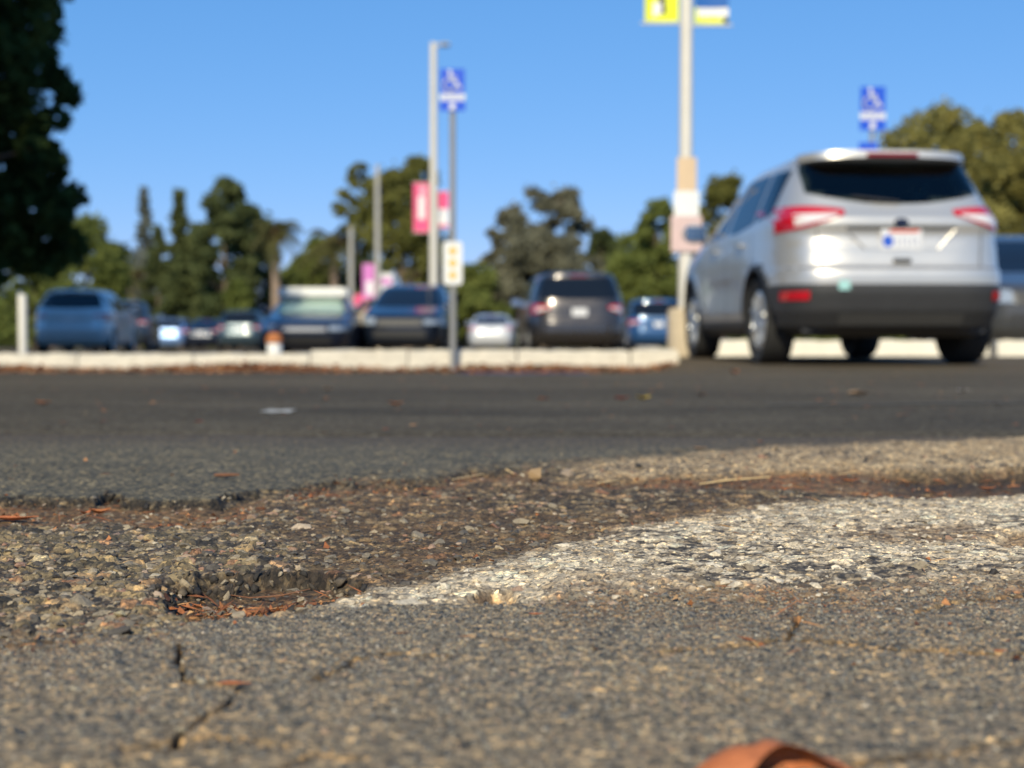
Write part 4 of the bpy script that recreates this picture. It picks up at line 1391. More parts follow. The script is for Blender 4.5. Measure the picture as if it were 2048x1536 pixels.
# white bollards and posts
def bollard(name, label, px, d, r, h, m_, cap=None):
    x = (px - 1024) / F_PX * d
    t = thing(name, label, 'bollard', (x, d, gz(x, d)))
    MB().lathe([(r, -0.2), (r, h - r * 0.5), (r * 0.8, h - r * 0.15), (0, h)], 16).build('shaft', m_, t)
    if cap: MB().lathe([(r * 1.12, h - 0.06), (r * 1.12, h), (r * 0.7, h + 0.05), (0, h + 0.06)], 16).build('cap', cap, t)
    return t


bollard('white_bollard', 'short white bollard with a rusty orange cap near the palm trunk', 549, 16.5, 0.085, zof(676, 16.5) - gz(0, 17), M['sign_white'], M['rust'])
bollard('white_post', 'tall white post at the left of the steel blue hatchback', 46, 17.0, 0.05, zof(588, 17) - gz(-6, 17), M['pole_white'])
bollard('beige_post', 'stubby beige post between the white roofed car and the navy suv', 731, 33.0, 0.14, zof(618, 33) - gz(-3, 33), M['concrete'])
#@@PART3
# ------------------------------------------------------------------ trees and plants
LM = {
 'dark': leaf_mat('dark evergreen leaves', (0.008, 0.021, 0.009), (0.085, 0.125, 0.038), 0.25),
 'deep': leaf_mat('deep green leaves', (0.054, 0.080, 0.036), (0.185, 0.205, 0.080), 0.40),
 'olive': leaf_mat('olive leaves', (0.095, 0.108, 0.030), (0.28, 0.265, 0.080), 0.38),
 'yellow': leaf_mat('yellow green leaves', (0.17, 0.165, 0.050), (0.42, 0.37, 0.125), 0.38),
 'mid': leaf_mat('mid green leaves', (0.095, 0.130, 0.037), (0.285, 0.310, 0.090), 0.38),
 'grey': leaf_mat('grey brown leaves', (0.125, 0.128, 0.090), (0.29, 0.275, 0.185), 0.36),
 'bluish': leaf_mat('blue grey needles', (0.110, 0.130, 0.115), (0.230, 0.245, 0.20), 0.36),
 'palm': leaf_mat('palm fronds', (0.052, 0.062, 0.024), (0.170, 0.155, 0.065), 0.34),
 'dry': leaf_mat('dry palm skirt', (0.19, 0.125, 0.070), (0.38, 0.26, 0.15)),
}


def quads(P, size, flat=0.0, rng=RNG):
    """A folded leaf spray (two triangles) at each point."""
    n = len(P)
    a = rng.normal(size=(n, 3))
    a[:, 2] *= 1 - flat
    a /= np.linalg.norm(a, axis=1)[:, None]
    b = rng.normal(size=(n, 3))
    b -= a * (a * b).sum(1)[:, None]
    b /= np.linalg.norm(b, axis=1)[:, None]
    s = size * rng.uniform(0.55, 1.25, n)[:, None]
    nrm = np.cross(a, b)
    v = np.stack([P - a * s, P + b * s * 0.55 + nrm * s * 0.18, P + a * s, P - b * s * 0.55 + nrm * s * 0.18], 1)
    return v.reshape(-1, 3)


def leaf_object(name, V, m, parent=None):
    n = len(V) // 4
    me = bpy.data.meshes.new(name)
    me.vertices.add(n * 4)
    me.vertices.foreach_set('co', V.astype(np.float32).ravel())
    me.loops.add(n * 4)
    me.loops.foreach_set('vertex_index', np.arange(n * 4, dtype=np.int32))
    me.polygons.add(n)
    me.polygons.foreach_set('loop_start', np.arange(0, n * 4, 4, dtype=np.int32))
    me.polygons.foreach_set('loop_total', np.full(n, 4, np.int32))
    me.update()
    me.materials.append(m)
    o = bpy.data.objects.new(name, me)
    col.objects.link(o)
    o.parent = parent
    return o


def clump_points(c, r, n, rng=RNG):
    d = rng.normal(size=(n, 3))
    d /= np.linalg.norm(d, axis=1)[:, None]
    return np.array(c) + d * (rng.uniform(0.25, 1, n) ** 0.45)[:, None] * np.array(r)


def tree(name, label, x, d, z_top, z_bot, width, style, m, leaf=0.2, n=2400, group='trees beyond the car park', trunk_m=None, lean=0.0):
    z0 = gz(x, d) - 0.1
    t = thing(name, label, 'tree', (x, d, z0), 0, group)
    width *= 1.15
    h = z_top - z0
    zb = z_bot - z0
    rng = np.random.default_rng(abs(hash((round(x * 7), round(d * 3)))) % 99991)
    limbs = MB()
    tr = max(0.10, width * 0.035)
    kink = [(lean * k / 5 + rng.uniform(-.12, .12) * width * 0.12, rng.uniform(-.1, .1), h * 0.80 * k / 5) for k in range(6)]
    kink[0] = (0, 0, 0)
    limbs.tube(kink, [tr * (1.25 - 0.2 * k) for k in range(6)], 8)
    limbs.build('trunk', trunk_m or M['bark'], t)
    pts = []
    br = MB()
    ncl = {'broad': 64, 'wispy': 44, 'cone': 54, 'column': 40, 'bush': 40}[style]
    n = int(n * 1.5)
    for k in range(ncl):
        u = (k + rng.uniform(0, 1)) / ncl
        z = zb + (h - zb) * u
        if style == 'broad': prof = math.sin(math.pi * min(0.97, 0.14 + 0.83 * u)) ** 0.55
        elif style == 'wispy': prof = 0.35 + 0.65 * math.sin(math.pi * min(0.95, 0.1 + 0.85 * u))
        elif style == 'cone': prof = max(0.06, (1 - u) ** 0.85)
        elif style == 'column': prof = max(0.10, (1 - u ** 3)) * (0.7 + 0.3 * math.sin(3 * u))
        else: prof = math.sqrt(max(0.05, 1 - (u * 0.98) ** 2))
        w_ = width / 2 * prof
        cr = width * {'broad': 0.155, 'wispy': 0.115, 'cone': 0.17, 'column': 0.17, 'bush': 0.18}[style] * rng.uniform(0.65, 1.3) * (0.55 + 0.45 * prof)
        a = rng.uniform(0, 6.283)
        rr = max(0, w_ - cr * 0.45) * rng.uniform(0.1, 1) ** 0.45
        c = (rr * math.cos(a) + lean * u, rr * math.sin(a), min(z, h - cr * 0.55))
        nn = int(n / ncl * (0.5 + prof))
        pts.append(clump_points(c, (cr, cr, cr * (0.75 if style != 'wispy' else 0.6)), nn, rng))
        if style in ('broad', 'wispy') and k % 3 == 0:
            zz = max(zb * 0.6, c[2] - 0.35 * rr - 0.6)
            br.tube([(lean * 0.5 * u, 0, zz), (c[0] * 0.55 + lean * 0.2 * u, c[1] * 0.55, (zz + c[2]) / 2), c], [tr * 0.42, tr * 0.28, tr * 0.1], 6)
    if br.v: br.build('limb', trunk_m or M['bark'], t)
    allp = np.concatenate(pts)
    stray = rng.uniform(0, 1, len(allp)) < 0.12
    allp[stray] += rng.normal(0, width * 0.035, (stray.sum(), 3))
    leaf_object('crown', quads(allp, leaf, 0.0, rng), m, t)
    return t


def tree_px(name, label, pxc, wpx, ytop, ybot, d, style, m, n=2400, leaf=None, **kw):
    s = d / F_PX
    return tree(name, label, (pxc - 1024) * s, d, zof(ytop, d), zof(ybot, d), wpx * s, style, m, leaf or max(0.13, 7.5 * s), n, **kw)


def palm(name, label, px, d, ytop, ycrown, spread_px, trunk_px=18, group='palms beyond the car park', nf=30):
    s = d / F_PX
    x = (px - 1024) * s
    z0 = gz(x, d) - 0.1
    t = thing(name, label, 'palm tree', (x, d, z0), 0, group)
    hc = zof(ycrown, d) - z0
    r = trunk_px * s / 2
    MB().tube([(0, 0, 0), (0.04, 0, hc * 0.5), (0, 0, hc)], [r * 1.2, r, r * 0.85], 10).build('trunk', M['palm_bark'], t)
    ln = spread_px * s / 2
    rng = np.random.default_rng(int(px))
    sk = [clump_points((0, 0, hc - 0.06 * spread_px * s), (r * 2.2, r * 2.2, spread_px * s * 0.10), 120, rng)]
    leaf_object('dry_skirt', quads(sk[0], 0.06 * spread_px * s, 0, rng), LM['dry'], t)
    V = []
    for k in range(nf):
        a = 2.39996 * k
        up = rng.uniform(-0.55, 1.15)
        L_ = ln * rng.uniform(0.8, 1.15)
        prev = None
        for q in range(1, 11):
            u = q / 10
            rr = L_ * u * math.cos(up * 0.8) * (1 - 0.12 * u)
            zz = hc + L_ * (math.sin(up) * u - 0.75 * u * u)
            p = np.array([rr * math.cos(a), rr * math.sin(a), zz])
            if prev is not None:
                dr = p - prev
                dr /= np.linalg.norm(dr)
                sd = np.cross(dr, (0, 0, 1))
                sd /= np.linalg.norm(sd) + 1e-9
                wl = L_ * 0.26 * math.sin(math.pi * min(0.95, 0.15 + 0.8 * u))
                for sg in (-1, 1):
                    tip = prev + dr * wl * 0.7 + sd * sg * wl + np.array([0, 0, -wl * 0.45])
                    V += [prev, prev + dr * L_ * 0.06, tip, prev - dr * L_ * 0.02]
            prev = p
    leaf_object('crown', np.array(V), LM['palm'], t)
    return t


# the big dark tree at the left edge, built from clumps where its outline shows
def big_tree():
    d = 22.0
    s = d / F_PX
    x0 = -11.6
    z0 = gz(x0, d) - 0.1
    t = thing('evergreen_tree', 'big dark evergreen tree filling the left edge of the view', 'tree', (x0, d, z0), 0)
    MB().tube([(0, 0, 0), (0.1, 0, 2.5), (0.3, 0, 5), (0, 0, 8)], [0.36, 0.3, 0.24, 0.1], 12).build('trunk', M['bark'], t)
    rng = np.random.default_rng(5)
    P_ = []
    br = MB()
    for px, py, r in ((30, -60, 95), (18, 40, 90), (52, 60, 42), (72, 90, 26), (20, 150, 90), (60, 130, 40), (95, 150, 30), (120, 180, 27), (108, 235, 26), (70, 250, 38), (20, 240, 80), (82, 305, 30), (40, 320, 70),
                      (100, 345, 48), (122, 385, 38), (95, 415, 60), (128, 440, 36), (110, 485, 46), (40, 420, 90), (60, 490, 60), (10, 480, 80), (-40, 300, 120), (-50, 120, 120), (-60, 450, 110), (75, 520, 40), (-20, 540, 60)):
        p = at(px, py, d)
        r *= s
        c = (p.x - x0, rng.uniform(-0.5, 0.7), p.z - z0)
        nn = int(190 * (r / 0.4) ** 1.6)
        P_.append(clump_points(c, (r, r * 1.2, r * 0.9), nn, rng))
        br.tube([(0.1, 0, max(1.8, c[2] * 0.62)), (c[0] * 0.5, c[1] * 0.5, max(1.9, c[2] * 0.85)), c], [0.09, 0.05, 0.02], 6)
    for k in range(60):
        a, b = rng.uniform(0, 6.283), rng.uniform(-1, 1)
        rad = 4.6 * math.sqrt(1 - b * b)
        c = (-0.6 + rad * math.cos(a) * 0.85, rad * math.sin(a) * 0.8, 5.2 + 3.8 * b)
        if c[0] > 3.1: continue
        P_.append(clump_points(c, (1.1, 1.1, 0.9), 260, rng))
    for k in range(46):  # unseen clumps added so the crown shades the cars behind
        c = (rng.uniform(-6.5, 1.2), rng.uniform(-3, 3), rng.uniform(6.0, 12.5))
        P_.append(clump_points(c, (1.3, 1.3, 1.0), 240, rng))
    br.build('limb', M['bark'], t)
    leaf_object('crown', quads(np.concatenate(P_), 0.125, 0, rng), LM['dark'], t)


big_tree()
# unseen trees added left of the view to shade the big tree and cars
tree('added_shade_tree', 'tall leafy tree added unseen left of the view, shading the big dark tree', -13.0, 11.0, 17.0, 5.5, 10.5, 'broad', LM['deep'], 0.26, 9000, group='unseen trees added for shade left of the view')
tree('added_shade_tree', 'spreading tree added for shade farther left, beyond the edge of the view', -19.5, 17.0, 16.0, 4.5, 11.0, 'broad', LM['deep'], 0.28, 8000, group='unseen trees added for shade left of the view')

T = tree_px
T('shrubby_tree', 'rounded light green tree peeping out right of the big dark tree', 175, 165, 436, 640, 62, 'bush', LM['mid'], 2600)
T('shrubby_tree', 'dark leafy bush low behind the steel blue hatchback', 70, 190, 520, 668, 58, 'bush', LM['mid'], 2400)
T('cypress', 'wispy blue grey conifer standing pale against the sky', 292, 76, 376, 650, 105, 'cone', LM['bluish'], 1500)
T('conifer', 'narrow dark conifer with a pointed top left of the broad dark tree', 362, 96, 384, 668, 92, 'cone', LM['deep'], 3000)
T('conifer', 'short dark conifer filling in between the pale and pointed conifers', 318, 70, 455, 668, 96, 'column', LM['deep'], 1800)
T('broad_tree', 'broad dark tree with a rounded double top left of the palm', 452, 124, 358, 660, 86, 'broad', LM['deep'], 3600)
T('broad_tree', 'dark right shoulder of trees behind the palm crown', 512, 110, 415, 660, 90, 'broad', LM['deep'], 2800)
T('shrubby_tree', 'small yellow green bush in front of the broad dark tree', 478, 62, 560, 626, 64, 'bush', LM['mid'], 800)
palm('palm_tree', 'tall slim palm with drooping fronds left of the white roofed car', 551, 62, 405, 462, 165, 17)
palm('palm_tree', 'leafy palm with green fronds in front of the olive tree', 668, 92, 418, 480, 175, 16)
palm('palm_tree', 'small tan trunked palm behind the steel blue hatchback', 100, 80, 505, 545, 90, 20)
palm('palm_tree', 'small palm with a sunlit tan trunk by the dark hatchback', 266, 84, 490, 545, 90, 20)
palm('palm_tree', 'small tan trunked palm behind the navy suv', 818, 90, 505, 545, 80, 20)
T('broad_tree', 'mid green tree below the leafy palm fronds', 640, 96, 478, 665, 96, 'broad', LM['mid'], 2400)
T('wispy_tree', 'thin olive tree top leaning out beside the third lamp post', 716, 86, 330, 520, 108, 'wispy', LM['olive'], 1200)
T('broad_tree', 'big olive green tree behind the pink banners', 806, 196, 345, 650, 104, 'broad', LM['olive'], 5200)
T('broad_tree', 'high olive crown touching the middle lamp post', 836, 88, 318, 470, 110, 'broad', LM['olive'], 1700)
T('shrubby_tree', 'green lower growth under the big olive tree', 735, 150, 520, 665, 94, 'bush', LM['deep'], 2400)
T('shrubby_tree', 'sunlit green bush between the navy suv and the minivan', 950, 120, 530, 668, 98, 'bush', LM['mid'], 2000)
T('eucalyptus', 'grey brown eucalyptus with see through branches above the minivan', 1105, 170, 376, 600, 112, 'wispy', LM['grey'], 3600)
T('eucalyptus', 'thinner grey eucalyptus standing left of the taller one', 1018, 88, 412, 610, 114, 'wispy', LM['grey'], 1700)
T('broad_tree', 'dense grey brown lower crown behind the minivan roof', 1090, 210, 468, 660, 106, 'broad', LM['grey'], 4200)
T('broad_tree', 'small round dark tree right of the eucalyptus', 1205, 92, 460, 640, 108, 'broad', LM['deep'], 1800)
T('broad_tree', 'green tree left of the near lamp post', 1312, 112, 402, 664, 88, 'broad', LM['mid'], 3200)
T('shrubby_tree', 'low green bush above the deep blue van', 1250, 130, 510, 668, 90, 'bush', LM['mid'], 2600)
T('broad_tree', 'green tree between the near lamp post and the silver suv', 1448, 140, 356, 664, 80, 'broad', LM['olive'], 4200)
T('broad_tree', 'sunlit yellow green tree rising behind the silver suv roof', 1868, 250, 222, 560, 58, 'broad', LM['yellow'], 6000)
T('broad_tree', 'loose yellow green tree at the right edge of the view', 2040, 220, 230, 590, 62, 'broad', LM['yellow'], 5600)
T('broad_tree', 'yellow green tree joining the two crowns behind the silver suv roof', 1955, 150, 250, 590, 66, 'broad', LM['yellow'], 3600)
T('broad_tree', 'darker olive tree filling behind the grey car', 1985, 240, 330, 640, 70, 'broad', LM['olive'], 4200)

T('broad_tree', 'rounded tree filling the gap between the conifers and the palm', 405, 120, 448, 668, 112, 'broad', LM['deep'], 2400)
T('broad_tree', 'pale green tree low between the palm and the leafy palm', 602, 90, 520, 668, 110, 'broad', LM['mid'], 1900)
T('broad_tree', 'low olive tree between the sign post and the eucalyptus', 925, 110, 548, 668, 108, 'broad', LM['olive'], 2000)
T('broad_tree', 'dusty green tree behind the minivan at right', 1255, 130, 470, 668, 116, 'broad', LM['mid'], 2400)
T('broad_tree', 'low dark tree between the pale conifer and the big dark tree', 232, 110, 492, 668, 108, 'broad', LM['deep'], 2200)
# the far planting that closes the view reads as one mass
rng = np.random.default_rng(3)
P_ = []
for k in range(340):
    x = rng.uniform(-62, 66)
    d = rng.uniform(118, 132)
    hh = rng.uniform(2.5, 6.6)
    P_.append(clump_points((x, d, -1.2 + hh * 0.45), (1.9, 1.2, hh * 0.55), 62, rng))
tag(leaf_object('far_shrubbery', quads(np.concatenate(P_), 0.42, 0, rng), LM['mid']), kind='stuff')

# ------------------------------------------------------------------ stones of the broken road
def stone_mesh(seed):
    rg = random.Random(seed)
    bm = bmesh.new()
    for _ in range(13):
        v = Vector((rg.gauss(0, 1), rg.gauss(0, 1), rg.gauss(0, 1))).normalized()
        bm.verts.new((v.x * 0.5 * rg.uniform(0.8, 1.1), v.y * 0.38 * rg.uniform(0.8, 1.1), v.z * 0.24))
    r_ = bmesh.ops.convex_hull(bm, input=bm.verts)
    bmesh.ops.delete(bm, geom=[e for e in r_['geom_interior'] if isinstance(e, bmesh.types.BMVert)], context='VERTS')
    bmesh.ops.triangulate(bm, faces=bm.faces)
    me = bpy.data.meshes.new('stone')
    bm.to_mesh(me)
    bm.free()
    return me


def stone_material(name, stops, island=False):
    m, nt, b = new_mat(name)
    N, L = nt.nodes.new, nt.links.new
    src = N('ShaderNodeNewGeometry') if island else N('ShaderNodeObjectInfo')
    rp = N('ShaderNodeValToRGB')
    rp.color_ramp.interpolation = 'LINEAR'
    e = rp.color_ramp.elements
    e[0].position, e[0].color = stops[0][0], (*stops[0][1], 1)
    e[1].position, e[1].color = stops[-1][0], (*stops[-1][1], 1)
    for p, c in stops[1:-1]:
        k = e.new(p)
        k.color = (*c, 1)
    L(src.outputs['Random Per Island' if island else 'Random'], rp.inputs[0])
    geo = N('ShaderNodeNewGeometry')
    nz = N('ShaderNodeTexNoise')
    nz.inputs['Scale'].default_value = 350
    nz.inputs['Detail'].default_value = 5
    L(geo.outputs['Position'], nz.inputs['Vector'])
    mr = N('ShaderNodeMapRange')
    mr.inputs['From Min'].default_value, mr.inputs['From Max'].default_value = 0.3, 0.7
    mr.inputs['To Min'].default_value, mr.inputs['To Max'].default_value = 0.7, 1.3
    L(nz.outputs['Fac'], mr.inputs['Value'])
    mx = N('ShaderNodeMix')
    mx.data_type, mx.blend_type = 'RGBA', 'MULTIPLY'
    mx.inputs[0].default_value = 1
    L(rp.outputs[0], mx.inputs[6])
    L(mr.outputs[0], mx.inputs[7])
    L(mx.outputs[2], b.inputs['Base Color'])
    b.inputs['Roughness'].default_value = 0.8
    bp = N('ShaderNodeBump')
    bp.inputs['Strength'].default_value = 0.5
    bp.inputs['Distance'].default_value = 0.002
    L(nz.outputs['Fac'], bp.inputs['Height'])
    L(bp.outputs[0], b.inputs['Normal'])
    return m


ST = [(0, (.045, .04, .038)), (.25, (.10, .085, .068)), (.5, (.19, .155, .11)), (.7, (.28, .225, .15)), (.84, (.36, .28, .18)), (.91, (.25, .125, .08)), (1, (.46, .39, .28))]
WH = [(0, (.34, .275, .195)), (.5, (.54, .455, .335)), (1, (.68, .585, .445))]
SM = {'plain': stone_material('crushed stone', ST), 'white': stone_material('paint covered stone', WH), 'plain_i': stone_material('crushed stone chips', ST, True), 'white_i': stone_material('paint covered chips', WH, True)}
MESHES = {}
for key in ('plain', 'white'):
    MESHES[key] = []
    for k in range(9):
        me = stone_mesh(k * 7 + (0 if key == 'plain' else 400))
        me.materials.append(SM[key])
        MESHES[key].append(me)


def scatter_stones():
    rg = np.random.default_rng(21)
    n = 26000
    y = 1.12 * (3.1 / 1.12) ** rg.uniform(0, 1, n)
    x = rg.uniform(-1, 1, n) * 0.353 * y * 1.08
    D = patch_fields(x, y)
    mid = (1 - D['near']) * (1 - D['far'])
    w_ = mid * (0.38 + 0.25 * D['left'] - 0.16 * D['w1'] - 0.25 * np.maximum(D['s1'], D['s3']))
    keep = rg.uniform(0, 1, n) < w_ * 0.62
    x, y = x[keep], y[keep]
    D = {k: v[keep] for k, v in D.items()}
    n = len(x)
    ok_ = D['h2'] < 0.3
    x, y = x[ok_], y[ok_]
    D = {k: v[ok_] for k, v in D.items()}
    n = len(x)
    size = np.clip(np.exp(rg.normal(math.log(0.0085), 0.45, n)), 0.004, 0.034)
    z = road_z(x, y)
    return x, y, z, size, D['w1'] > 0.5, rg


sx, sy, sz, ss, swh, rg = scatter_stones()
order = np.argsort(-ss / sy)
chips = {'plain': MB(), 'white': MB()}
for rank, i in enumerate(order):
    key = 'white' if swh[i] and rg.uniform() < 0.8 else 'plain'
    me = MESHES[key][int(rg.integers(9))]
    rot = Matrix.Rotation(rg.uniform(0, 6.283), 4, 'Z') @ Matrix.Rotation(rg.normal(0, 0.22), 4, 'X') @ Matrix.Rotation(rg.normal(0, 0.22), 4, 'Y')
    mat4 = Matrix.Translation((sx[i], sy[i], sz[i] - ss[i] * 0.02)) @ rot @ Matrix.Scale(ss[i], 4)
    if rank < 300:
        o = bpy.data.objects.new('stone', me)
        col.objects.link(o)
        o.parent = road
        o.matrix_local = mat4
    else:
        chips[key].add([mat4 @ v.co for v in me.vertices], [tuple(p.vertices) for p in me.polygons])
for key, nm in (('plain', 'stone_chips'), ('white', 'painted_chips')):
    o = chips[key].build(nm, SM[key + '_i'], road, 0)
    o['kind'] = 'stuff'

# aggregate standing out of the near pavement, and stones studding the broken faces
def hull_lib(n, pts, seed, zs):
    out = []
    for k in range(n):
        rg_ = random.Random(seed + k)
        bm = bmesh.new()
        for _ in range(pts):
            v = Vector((rg_.gauss(0, 1), rg_.gauss(0, 1), rg_.gauss(0, 1))).normalized()
            bm.verts.new((v.x * 0.5, v.y * 0.45 * rg_.uniform(0.8, 1.1), v.z * zs))
        r_ = bmesh.ops.convex_hull(bm, input=bm.verts)
        bmesh.ops.delete(bm, geom=[e for e in r_['geom_interior'] if isinstance(e, bmesh.types.BMVert)], context='VERTS')
        bmesh.ops.triangulate(bm, faces=bm.faces)
        bm.verts.index_update()
        out.append((np.array([v.co[:] for v in bm.verts]), np.array([[v.index for v in f.verts] for f in bm.faces])))
        bm.free()
    return out


def stud(name, x, y, z, size, lib, m, parent, rg_, tilt=0.35):
    VV, FF, base = [], [], 0
    for i in range(len(x)):
        v, f = lib[int(rg_.integers(len(lib)))]
        a = rg_.uniform(0, 6.283)
        ca, sa = math.cos(a), math.sin(a)
        tx, ty = rg_.normal(0, tilt, 2)
        p = v * size[i]
        px_, py_ = p[:, 0] * ca - p[:, 1] * sa, p[:, 0] * sa + p[:, 1] * ca
        VV.append(np.stack([px_ + x[i], py_ + y[i], p[:, 2] + tx * px_ + ty * py_ + z[i]], -1))
        FF.append(f + base)
        base += len(v)
    V, F = np.concatenate(VV).astype(np.float32), np.concatenate(FF).astype(np.int32)
    me = bpy.data.meshes.new(name)
    me.vertices.add(len(V))
    me.vertices.foreach_set('co', V.ravel())
    me.loops.add(F.size)
    me.loops.foreach_set('vertex_index', F.ravel())
    me.polygons.add(len(F))
    me.polygons.foreach_set('loop_start', np.arange(0, F.size, 3, dtype=np.int32))
    me.polygons.foreach_set('loop_total', np.full(len(F), 3, np.int32))
    me.update()
    me.validate()
    me.materials.append(m)
    o = bpy.data.objects.new(name, me)
    col.objects.link(o)
    o.parent = parent
    o['kind'] = 'stuff'
    return o


SM['near'] = stone_material('near pavement aggregate', [(0, (.030, .034, .040)), (.16, (.06, .062, .062)), (.32, (.115, .105, .092)), (.55, (.165, .15, .125)), (.78, (.22, .195, .155)), (.9, (.33, .28, .19)), (.95, (.30, .19, .12)), (1, (.50, .44, .34))], True)
SM['wall'] = stone_material('bitumen coated stones', [(0, (.014, .012, .011)), (.5, (.030, .025, .021)), (.72, (.07, .055, .04)), (.9, (.17, .13, .085)), (1, (.34, .27, .18))], True)


def near_aggregate():
    rg_ = np.random.default_rng(77)
    n = 62000
    y = 0.80 * (1.55 / 0.80) ** np.sqrt(rg_.uniform(0, 1, n))
    x = rg_.uniform(-1, 1, n) * 0.353 * y * 1.1
    D = patch_fields(x, y)
    keep = (rg_.uniform(0, 1, n) < D['near'] * 0.82) & (D['crack'] > 8)
    x, y = x[keep], y[keep]
    size = np.clip(np.exp(rg_.normal(math.log(0.0039), 0.36, len(x))), 0.0025, 0.012)
    z = road_z(x, y) - size * 0.10
    stud('aggregate', x, y, z, size, hull_lib(10, 9, 50, 0.34), SM['near'], road, rg_, 0.2)


near_aggregate()
wl_ = np.concatenate(WALL)
rg2 = np.random.default_rng(78)
pick = rg2.uniform(0, 1, len(wl_)) < np.where(wl_[:, 3] > 0.02, 0.045, 0.02)
wl_ = wl_[pick]
stud('broken_edge_stones', wl_[:, 0], wl_[:, 1], wl_[:, 2], np.clip(np.exp(rg2.normal(math.log(0.0085), 0.4, len(wl_))), 0.004, 0.018), hull_lib(10, 11, 90, 0.42), SM['wall'], road, rg2, 0.6)

# ------------------------------------------------------------------ leaf litter, twigs, fallen leaves
LITTER = stone_material('rust brown leaf crumbs', [(0, (.075, .028, .014)), (.3, (.20, .068, .025)), (.6, (.34, .115, .038)), (.85, (.42, .19, .07)), (1, (.48, .30, .14))], True)
LEAF = {k: mat(k + ' dry leaf', c, 0.7, 0, 0.35, 40, 0.3, 120) for k, c in {'rust': (.44, .135, .045), 'red': (.42, .07, .03), 'yellow': (.66, .46, .04), 'tan': (.52, .32, .17), 'pale': (.72, .68, .62), 'brown': (.20, .085, .04), 'straw': (.62, .44, .22), 'orange': (.50, .17, .05)}.items()}


def crumbs():
    rg = np.random.default_rng(33)
    mb = MB()
    n = 30000
    y = 1.12 * (3.1 / 1.12) ** rg.uniform(0, 1, n)
    x = rg.uniform(-1, 1, n) * 0.353 * y * 1.1
    D = patch_fields(x, y)
    k9 = np.clip(0.3 + 1.3 * fbm(x, y, 0.06, 3, 91), 0, 1)
    w_ = np.maximum.reduce([D['s1'], D['s2'], D['s3'], D['pot'] * smooth(1156, 1180, D['py']) * 6.0]) * k9
    w_ = np.maximum(w_, 0.010)
    keep = rg.uniform(0, 1, n) < w_ * 0.5
    x, y = x[keep], y[keep]
    z = road_z(x, y)
    for i in range(len(x)):
        if rg.uniform() < 0.35:          # needle
            L_ = rg.uniform(0.012, 0.04)
            wd = rg.uniform(0.0007, 0.0013)
        else:
            L_ = rg.uniform(0.003, 0.010)
            wd = L_ * rg.uniform(0.25, 0.5)
        a = rg.uniform(0, 6.283)
        up = rg.normal(0, 0.18)
        c, s_ = math.cos(a), math.sin(a)
        e = 0.0015 + abs(up) * L_ * 0.5
        p = Vector((x[i], y[i], z[i] + e))
        dv = Vector((c, s_, up)) * L_ / 2
        sv = Vector((-s_, c, rg.normal(0, 0.5))) * wd
        mb.add([p - dv, p + sv + Vector((0, 0, wd)), p + dv, p - sv + Vector((0, 0, wd * .3))], [(0, 1, 2), (0, 2, 3)])
    return mb.build('leaf_crumbs', LITTER, road, 0)


tag(crumbs(), kind='stuff')


def kerb_litter():
    rg = np.random.default_rng(44)
    mb = MB()
    for i in range(11000):
        x = rg.uniform(-5.2, 1.5)
        dens = 0.35 + 0.65 * (0.5 + 0.5 * math.sin(x * 2.3 + 1.0)) * (1.0 if x < -0.2 else 0.6)
        if rg.uniform() > dens: continue
        y = 13.47 - abs(rg.normal(0, 0.26)) ** 1.2
        L_ = rg.uniform(0.02, 0.06)
        a = rg.uniform(0, 6.283)
        c, s_ = math.cos(a), math.sin(a)
        pile = 0.085 * max(0, 1 - (13.5 - y) / 0.25) * dens
        p = Vector((x, y, gz(x, y) + 0.006 + rg.uniform(0, 1) * (0.012 + pile)))
        dv = Vector((c, s_, rg.normal(0, 0.3))) * L_ / 2
        sv = Vector((-s_, c, rg.normal(0, 0.5))) * L_ * 0.3
        mb.add([p - dv, p + sv, p + dv, p - sv], [(0, 1, 2), (0, 2, 3)])
    for i in range(700):                   # thin scatter over the road
        y = rg.uniform(3.6, 13.2)
        x = rg.uniform(-1, 1) * 0.40 * y
        if x > 1.6 and y > 10.5: continue
        L_ = rg.uniform(0.008, 0.035)
        a = rg.uniform(0, 6.283)
        c, s_ = math.cos(a), math.sin(a)
        p = Vector((x, y, gz(x, y) + 0.006))
        mb.add([p - Vector((c, s_, 0)) * L_ / 2, p + Vector((-s_, c, .4)) * L_ * .3, p + Vector((c, s_, .2)) * L_ / 2, p - Vector((-s_, c, -.2)) * L_ * .3], [(0, 1, 2), (0, 2, 3)])
    return mb.build('leaf_litter', LITTER, None, 0)


tag(kerb_litter(), kind='stuff')


def leaf_shape(L_, W_, curl, fold, seed=0):
    rg = random.Random(seed)
    def fn(i, j):
        u = i
        wv = math.sin(math.pi * min(1, 0.04 + 0.96 * u)) ** 0.8 * (1 - 0.25 * u)
        v = (j - 0.5) * 2
        return ((u - 0.5) * L_, v * W_ / 2 * wv + 0.04 * L_ * math.sin(3 * u), fold * abs(v) * wv * W_ + curl * L_ * (4 * (u - 0.5) ** 2) * 0.25 + 0.006 * L_ * math.sin(9 * u + 5 * v))
    return MB().grid(fn, 14, 6)


def ground_point(px, py):
    p = onground(px, py)
    if p.y < FAN_F - 0.3:
        for _ in range(3):
            z = float(road_z(p.x, p.y)[0])
            r_ = ray(px, py)
            p = Vector((0, 0, CAM_H)) + r_ * ((z - CAM_H) / r_.z)
        return p
    z = gz(p.x, p.y)
    r_ = ray(px, py)
    return Vector((0, 0, CAM_H)) + r_ * ((z - CAM_H) / r_.z)


